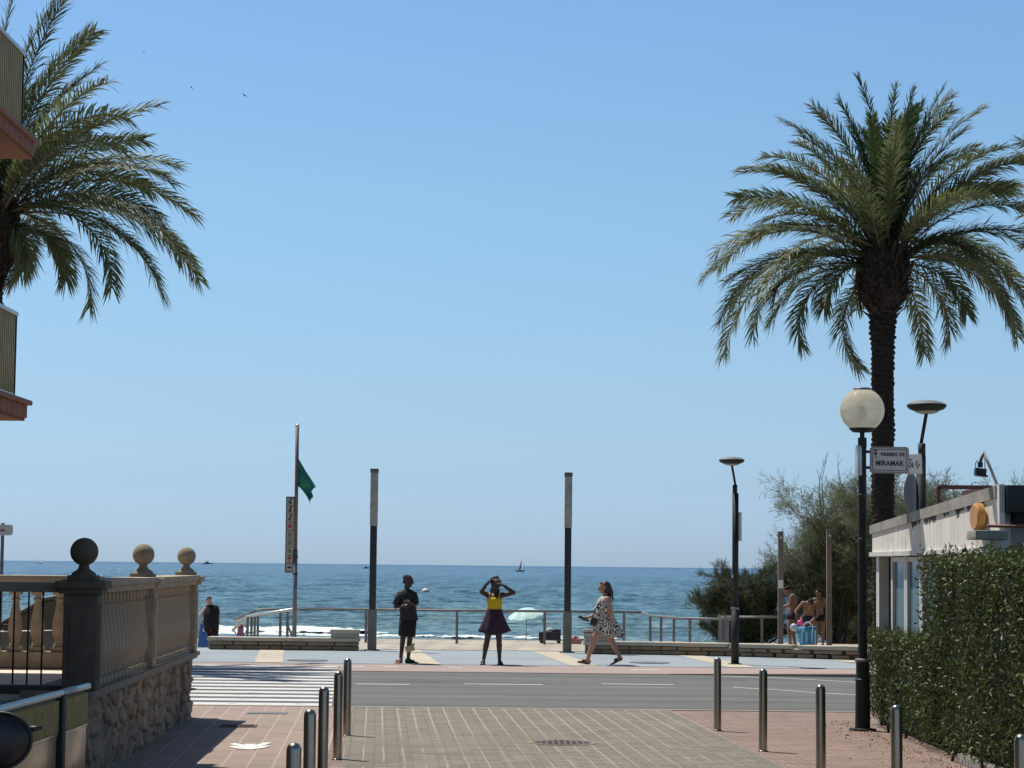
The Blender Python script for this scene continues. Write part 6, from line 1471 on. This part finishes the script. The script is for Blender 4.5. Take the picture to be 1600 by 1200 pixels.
# ---------- parked car beyond the terrace
def car(loc, label):
    e = empty('parked_car', loc, 0, label, 'car')
    Lc = 3.85; prof = [(0, .32), (.03, .62), (.16, .76), (.95, .90), (1.08, .93)]      # nose to windscreen foot (x from the front)
    k = NT('silver_paint'); k.color(k.ramp(k.noise(k.coord(), 2, 2), [(.3, (.045, .043, .042)), (.7, (.07, .066, .063))])); k.set(Roughness=.35, Metallic=.1); k.b.inputs['Coat Weight'].default_value = .2; Mp = k.m
    side_ = [(0, .30), (.02, .62), (.14, .76), (.95, .90), (1.05, .93), (2.9, .97), (3.6, .98), (3.78, .90), (3.85, .55), (3.82, .30)]
    m = MB(); W2 = .86
    def ribbon(poly, w_of, y0=0):
        nn_ = len(poly); a = [m.bm.verts.new((x, -w_of(x, z), z)) for x, z in poly]; b_ = [m.bm.verts.new((x, w_of(x, z), z)) for x, z in poly]
        m.bm.faces.new(a); m.bm.faces.new(b_[::-1])
        for q in range(nn_): m.bm.faces.new((a[q], b_[q], b_[(q+1) % nn_], a[(q+1) % nn_]))
    ribbon(side_, lambda x, z: W2-.10*max(0, 1-x/.5)**2-.04*max(0, (x-3.4)/.45))
    bmesh.ops.bevel(m.bm, geom=m.bm.edges[:], offset=.05, segments=3, affect='EDGES', profile=.6)
    m.build('body', Mp, e, angle=R(40))
    m = MB()
    cab = [(1.06, .92), (1.86, 1.40), (2.1, 1.445), (2.9, 1.45), (3.35, 1.36), (3.72, .96)]
    a = [m.bm.verts.new((x, -(W2-.06-.20*(z-.92)/.5), z)) for x, z in cab]; b_ = [m.bm.verts.new((x, (W2-.06-.20*(z-.92)/.5), z)) for x, z in cab]
    m.bm.faces.new(a); m.bm.faces.new(b_[::-1])
    for q in range(len(cab)): m.bm.faces.new((a[q], b_[q], b_[(q+1) % len(cab)], a[(q+1) % len(cab)]))
    m.build('windows', basic('car_glass', (.012, .014, .016), None, 3, .06, spec=.8), e)
    m = MB()
    for sy in (-1, 1):
        P_ = [Vector((x-.0, sy*(W2-.05-.20*(z-.92)/.5), z+.012)) for x, z in cab]
        m.tube(P_, [.03, .032, .035, .035, .035, .04], 8)
        m.tube([P_[2]*.45+P_[3]*.55, Vector((2.45, sy*(W2-.05), .95))], .03, 6)
    m.slab([(1.86, -.64, 1.402), (2.1, -.63, 1.452), (2.9, -.63, 1.457), (3.3, -.64, 1.37), (3.3, .64, 1.37), (2.9, .63, 1.457), (2.1, .63, 1.452), (1.86, .64, 1.402)], (0, 0, .012)); m.build('roof_frame', Mp, e, angle=R(40))
    for wx in (.72, 3.12):
        for sy in (-1, 1):
            M_ = Matrix.Rotation(math.pi/2, 3, 'X'); w_ = MB().lathe([(.20, -.09), (.29, -.10), (.315, -.08), (.315, .08), (.29, .10), (.20, .09)], (wx, sy*.78, .315), n=32, M=M_).build('wheel', M_black, e, angle=SA)
            MB().lathe([(0, -.07), (.19, -.085), (.205, -.095), (.205, .095), (.19, .085), (0, .07)], (wx, sy*.785, .315), n=24, M=M_).build('rim', M_alu, w_, angle=SA)
    for sy in (-1, 1): MB().box((1.35, sy*.93, .98), (.10, .16, .11), bevel=.03).build('door_mirror', M_black, e, angle=SA); MB().box((.10, sy*.62, .66), (.14, .34, .13), bevel=.03).build('headlight', M_white, e, angle=SA)
    return e
car((-9.05, 36.0, -.004), 'dark grey car on the road seen through the left terrace balusters')

# ---------- scooter at the lower left corner: its mirror shows in the picture
sc_ = empty('motor_scooter', (-1.86, 7.6, .0), 0, 'dark scooter at the lower left corner with only its round black mirror in view', 'scooter')
def sPX(px_, py_, D=7.6): x = atpx(px_, D, 1.3); return Vector((x, D, zof(py_, D, x)))-Vector((-1.86, 7.6, 0))
c0 = sPX(-4, 1158)
m = MB(); m.lathe([(0, -.022), (.08, -.020), (.112, -.012), (.118, 0), (.108, .016), (.06, .03), (0, .034)], n=40, M=Matrix.Rotation(math.pi/2, 3, 'X') @ Matrix.Diagonal((1, .80, 1)) ); mo = m.build('mirror', basic('speckled_black', (.016, .016, .017), (.010, .010, .011), 60, .38), sc_, angle=R(50)); mo.location = c0; mo.rotation_euler = (0, R(-9), R(-6))
m = MB(); m.tube([(.118*math.cos(a*math.pi/20), -.014, .094*math.sin(a*math.pi/20)) for a in range(41)], .005, 8, cap=False); m.build('rim', M_black, mo, True)
m = MB().tube([sPX(50, 1140)+Vector((-.02, 0, 0)), sPX(64, 1137)], [.013, .007], 8); m.build('lever_end', M_black, sc_, True)
S0 = Vector((c0.x-.15, 0, 0))
m = MB().tube([c0+Vector((-.06, 0, -.07)), S0+Vector((.02, .02, 1.0))], .008, 8); m.build('mirror_stem', M_black, sc_, True)
m = MB().tube([S0+Vector((-.34, -.1, 1.02)), S0+Vector((-.2, 0, 1.0)), S0+Vector((.0, 0, 1.0)), S0+Vector((.10, -.1, 1.02))], .018, 10); m.build('handlebar', M_iron, sc_, True)
Sx = S0.x-.12
m = MB().slab([(Sx-.22, .25, .25), (Sx+.22, .25, .25), (Sx+.17, .1, .95), (Sx-.17, .1, .95)], (0, .08, 0)).box((Sx, -.25, .24), (.38, .7, .08), bevel=.02).box((Sx, -.75, .55), (.34, .75, .34), bevel=.08); m.build('body', M_pole, sc_, angle=SA)
MB().box((Sx, -.75, .76), (.30, .72, .10), bevel=.04).build('seat', M_black, sc_, angle=SA)
for yy in (.48, -.85): MB().lathe([(.12, -.05), (.22, -.055), (.25, 0), (.22, .055), (.12, .05)], (Sx, yy, .25), n=28, M=Matrix.Rotation(math.pi/2, 3, 'Y')).build('wheel', M_black, sc_, angle=SA)

# ================================================================== ON AND OVER THE SEA
M_sail = basic('white_sail', (.88, .88, .86), (.80, .80, .80), 1, .8)
def thin(mt, col, f):
    nt = mt.node_tree; tl = nt.nodes.new('ShaderNodeBsdfTranslucent'); tl.inputs['Color'].default_value = (*col, 1); ms = nt.nodes.new('ShaderNodeMixShader'); ms.inputs[0].default_value = f
    nt.links.new(nt.nodes['Principled BSDF'].outputs[0], ms.inputs[1]); nt.links.new(tl.outputs[0], ms.inputs[2]); nt.links.new(ms.outputs[0], nt.nodes['Material Output'].inputs['Surface'])
thin(M_sail, (.95, .95, .93), .85)
M_sailg = basic('grey_sail', (.26, .31, .36), (.20, .25, .29), 1, .8); M_hull = basic('dark_hull', (.05, .07, .09), None, 1, .5)
def yacht(px_, D, L, label, heel, flip=1, two=True):
    x = atpx(px_, D, SEA); e = empty('sailing_boat', (x, D, SEA), 0, label, 'sailing boat', 'sailing boats on the sea')
    m = MB(); n = 9
    m.loft([(0, 0, -.3, L*.40, L*.09), (0, 0, .5, L*.46, L*.12), (flip*L*.02, 0, 1.1, L*.5, L*.13)], 24, cap=True); hl = m.build('hull', M_hull if two else M_white, e, True)
    MB().box((flip*-L*.02, 0, 1.4), (L*.3, L*.12, .7), bevel=.1).build('cabin', M_white, e)
    Rz = Matrix.Rotation(heel, 3, 'Y'); H = L*1.35
    MB().tube([(0, 0, 1), Rz @ Vector((0, 0, H))], [.14, .07], 8).build('mast', M_sailg, e)
    def sail(P_, mat, name, bulge):
        a, b_, c_ = [Rz @ Vector(p) for p in P_]; m = MB(); N_ = 8; g = {}
        for i in range(N_+1):
            for j in range(N_+1-i):
                u, w = i/N_, j/N_; p = a*(1-u-w)+b_*u+c_*w; p.y += bulge*27*u*w*(1-u-w); g[i, j] = m.bm.verts.new(p)
        for i in range(N_):
            for j in range(N_-i):
                m.bm.faces.new((g[i, j], g[i+1, j], g[i, j+1]))
                if j < N_-i-1: m.bm.faces.new((g[i+1, j], g[i+1, j+1], g[i, j+1]))
        o = m.build(name, mat, e, True); s = o.modifiers.new('s', 'SOLIDIFY'); s.thickness = .05
    sail([(flip*.15, 0, 2.0), (0, 0, H*.98), (flip*L*.42, .3, 1.9)], M_sail, 'main_sail', .8)
    sail([(-flip*L*.22, 0, 1.2), (0, -.1, H*.97), (flip*L*.10, -.6, 3.0)], M_sailg if two else M_sail, 'jib', -.8)
    return e
yacht(812.5, 1990, 8.6, 'larger sailing boat with a grey and a white sail near the right light column', R(8), 1)
yacht(62, 4000, 9.5, 'small distant sailing boat with white sail near the left edge of the horizon', R(6), 1, False)
def ship(px_, D, L, label, cat, col):
    x = atpx(px_, D, SEA); e = empty('motor_boat', (x, D, SEA), 0, label, cat)
    MB().slab([(-L/2, -L*.12, -.3), (L*.42, -L*.12, -.3), (L/2, -L*.12, L*.12), (-L/2, -L*.12, L*.10)], (0, L*.24, 0)).build('hull', col, e)
    MB().box((-L*.1, 0, L*.18), (L*.35, L*.16, L*.16), bevel=.2).build('cabin', col, e); MB().tube([(-L*.05, 0, L*.2), (-L*.05, 0, L*.42)], L*.012, 6).build('mast', col, e)
ship(573, 2700, 8.5, 'small dark motor boat on the horizon left of the left light column', 'boat', M_hull)
ship(325, 7000, 30, 'faint grey ship far away on the horizon above the balustrade', 'ship', basic('haze_grey', (.22, .27, .31), None, 1, .8))
b_ = empty('buoy', (atpx(665, 415, SEA), 415, SEA), 0, 'white buoy floating on the sea beside the standing man', 'buoy')
MB().lathe([(0, -.4), (.55, -.3), (.72, .1), (.66, .42), (.42, .68), (.12, .78), (0, .78)], n=24).build('float', M_white, b_, True)
MB().lathe([(.73, .02), (.74, .12), (.70, .22)], n=24, cap=False).build('ochre_band', basic('ochre', (.45, .30, .08), None, 2, .6), b_); MB().tube([(0, 0, .7), (.05, 0, 1.05)], .05, 8).build('top_ring', M_rail, b_)
def gull_proto():
    m = MB(); m.loft([(0, 0, 0, .001, .001)], 6) if False else None
    b2 = m.bm
    rows = []
    for i in range(13):
        t_ = (i-6)/6; x = t_*.62; z = .16*(1-abs(abs(t_)-.45)*1.6)-.05; c_ = .16*(1-abs(t_)**1.5)+.02; y = -.10*abs(t_)
        rows.append([b2.verts.new((x, y+c_*.6, z)), b2.verts.new((x, y, z+.015)), b2.verts.new((x, y-c_*.6, z))])
    for a, b3 in zip(rows, rows[1:]):
        for q in range(2): b2.faces.new((a[q], a[q+1], b3[q+1], b3[q]))
    o = m.build('wings', M_hull, None, True)
    s = o.modifiers.new('s', 'SOLIDIFY'); s.thickness = .02
    return o
g0 = None
for i, (px_, py_, D, rx, ry, rz, lab) in enumerate(((223, 81.5, 420, .5, .75, .3, 'dark gull in the sky nearest to the left palm, topmost of three'), (296, 137, 520, .2, .75, 1.15, 'faint middle gull of the three in the sky'), (381.5, 149, 430, -.5, .55, .4, 'lowest gull of the three in the sky, wings bent'))):
    x = atpx(px_, D, 90); e = empty('seagull', (x, D, zof(py_, D, x)), 0, lab, 'bird', 'gulls in the sky')
    if g0 is None: w = gull_proto(); g0 = w
    else: w = g0.copy(); COL.objects.link(w)
    w.parent = e
    bd = MB().loft([(0, 0, -.32, .01, .01), (0, 0, -.22, .05, .05), (0, 0, 0, .075, .07), (0, 0, .2, .045, .045), (0, 0, .3, .03, .03), (0, 0, .36, .006, .006)], 10, cap=True).build('body', M_hull, e, True); bd.rotation_euler = (R(-90), 0, 0)
    e.rotation_euler = (rx, ry, rz)
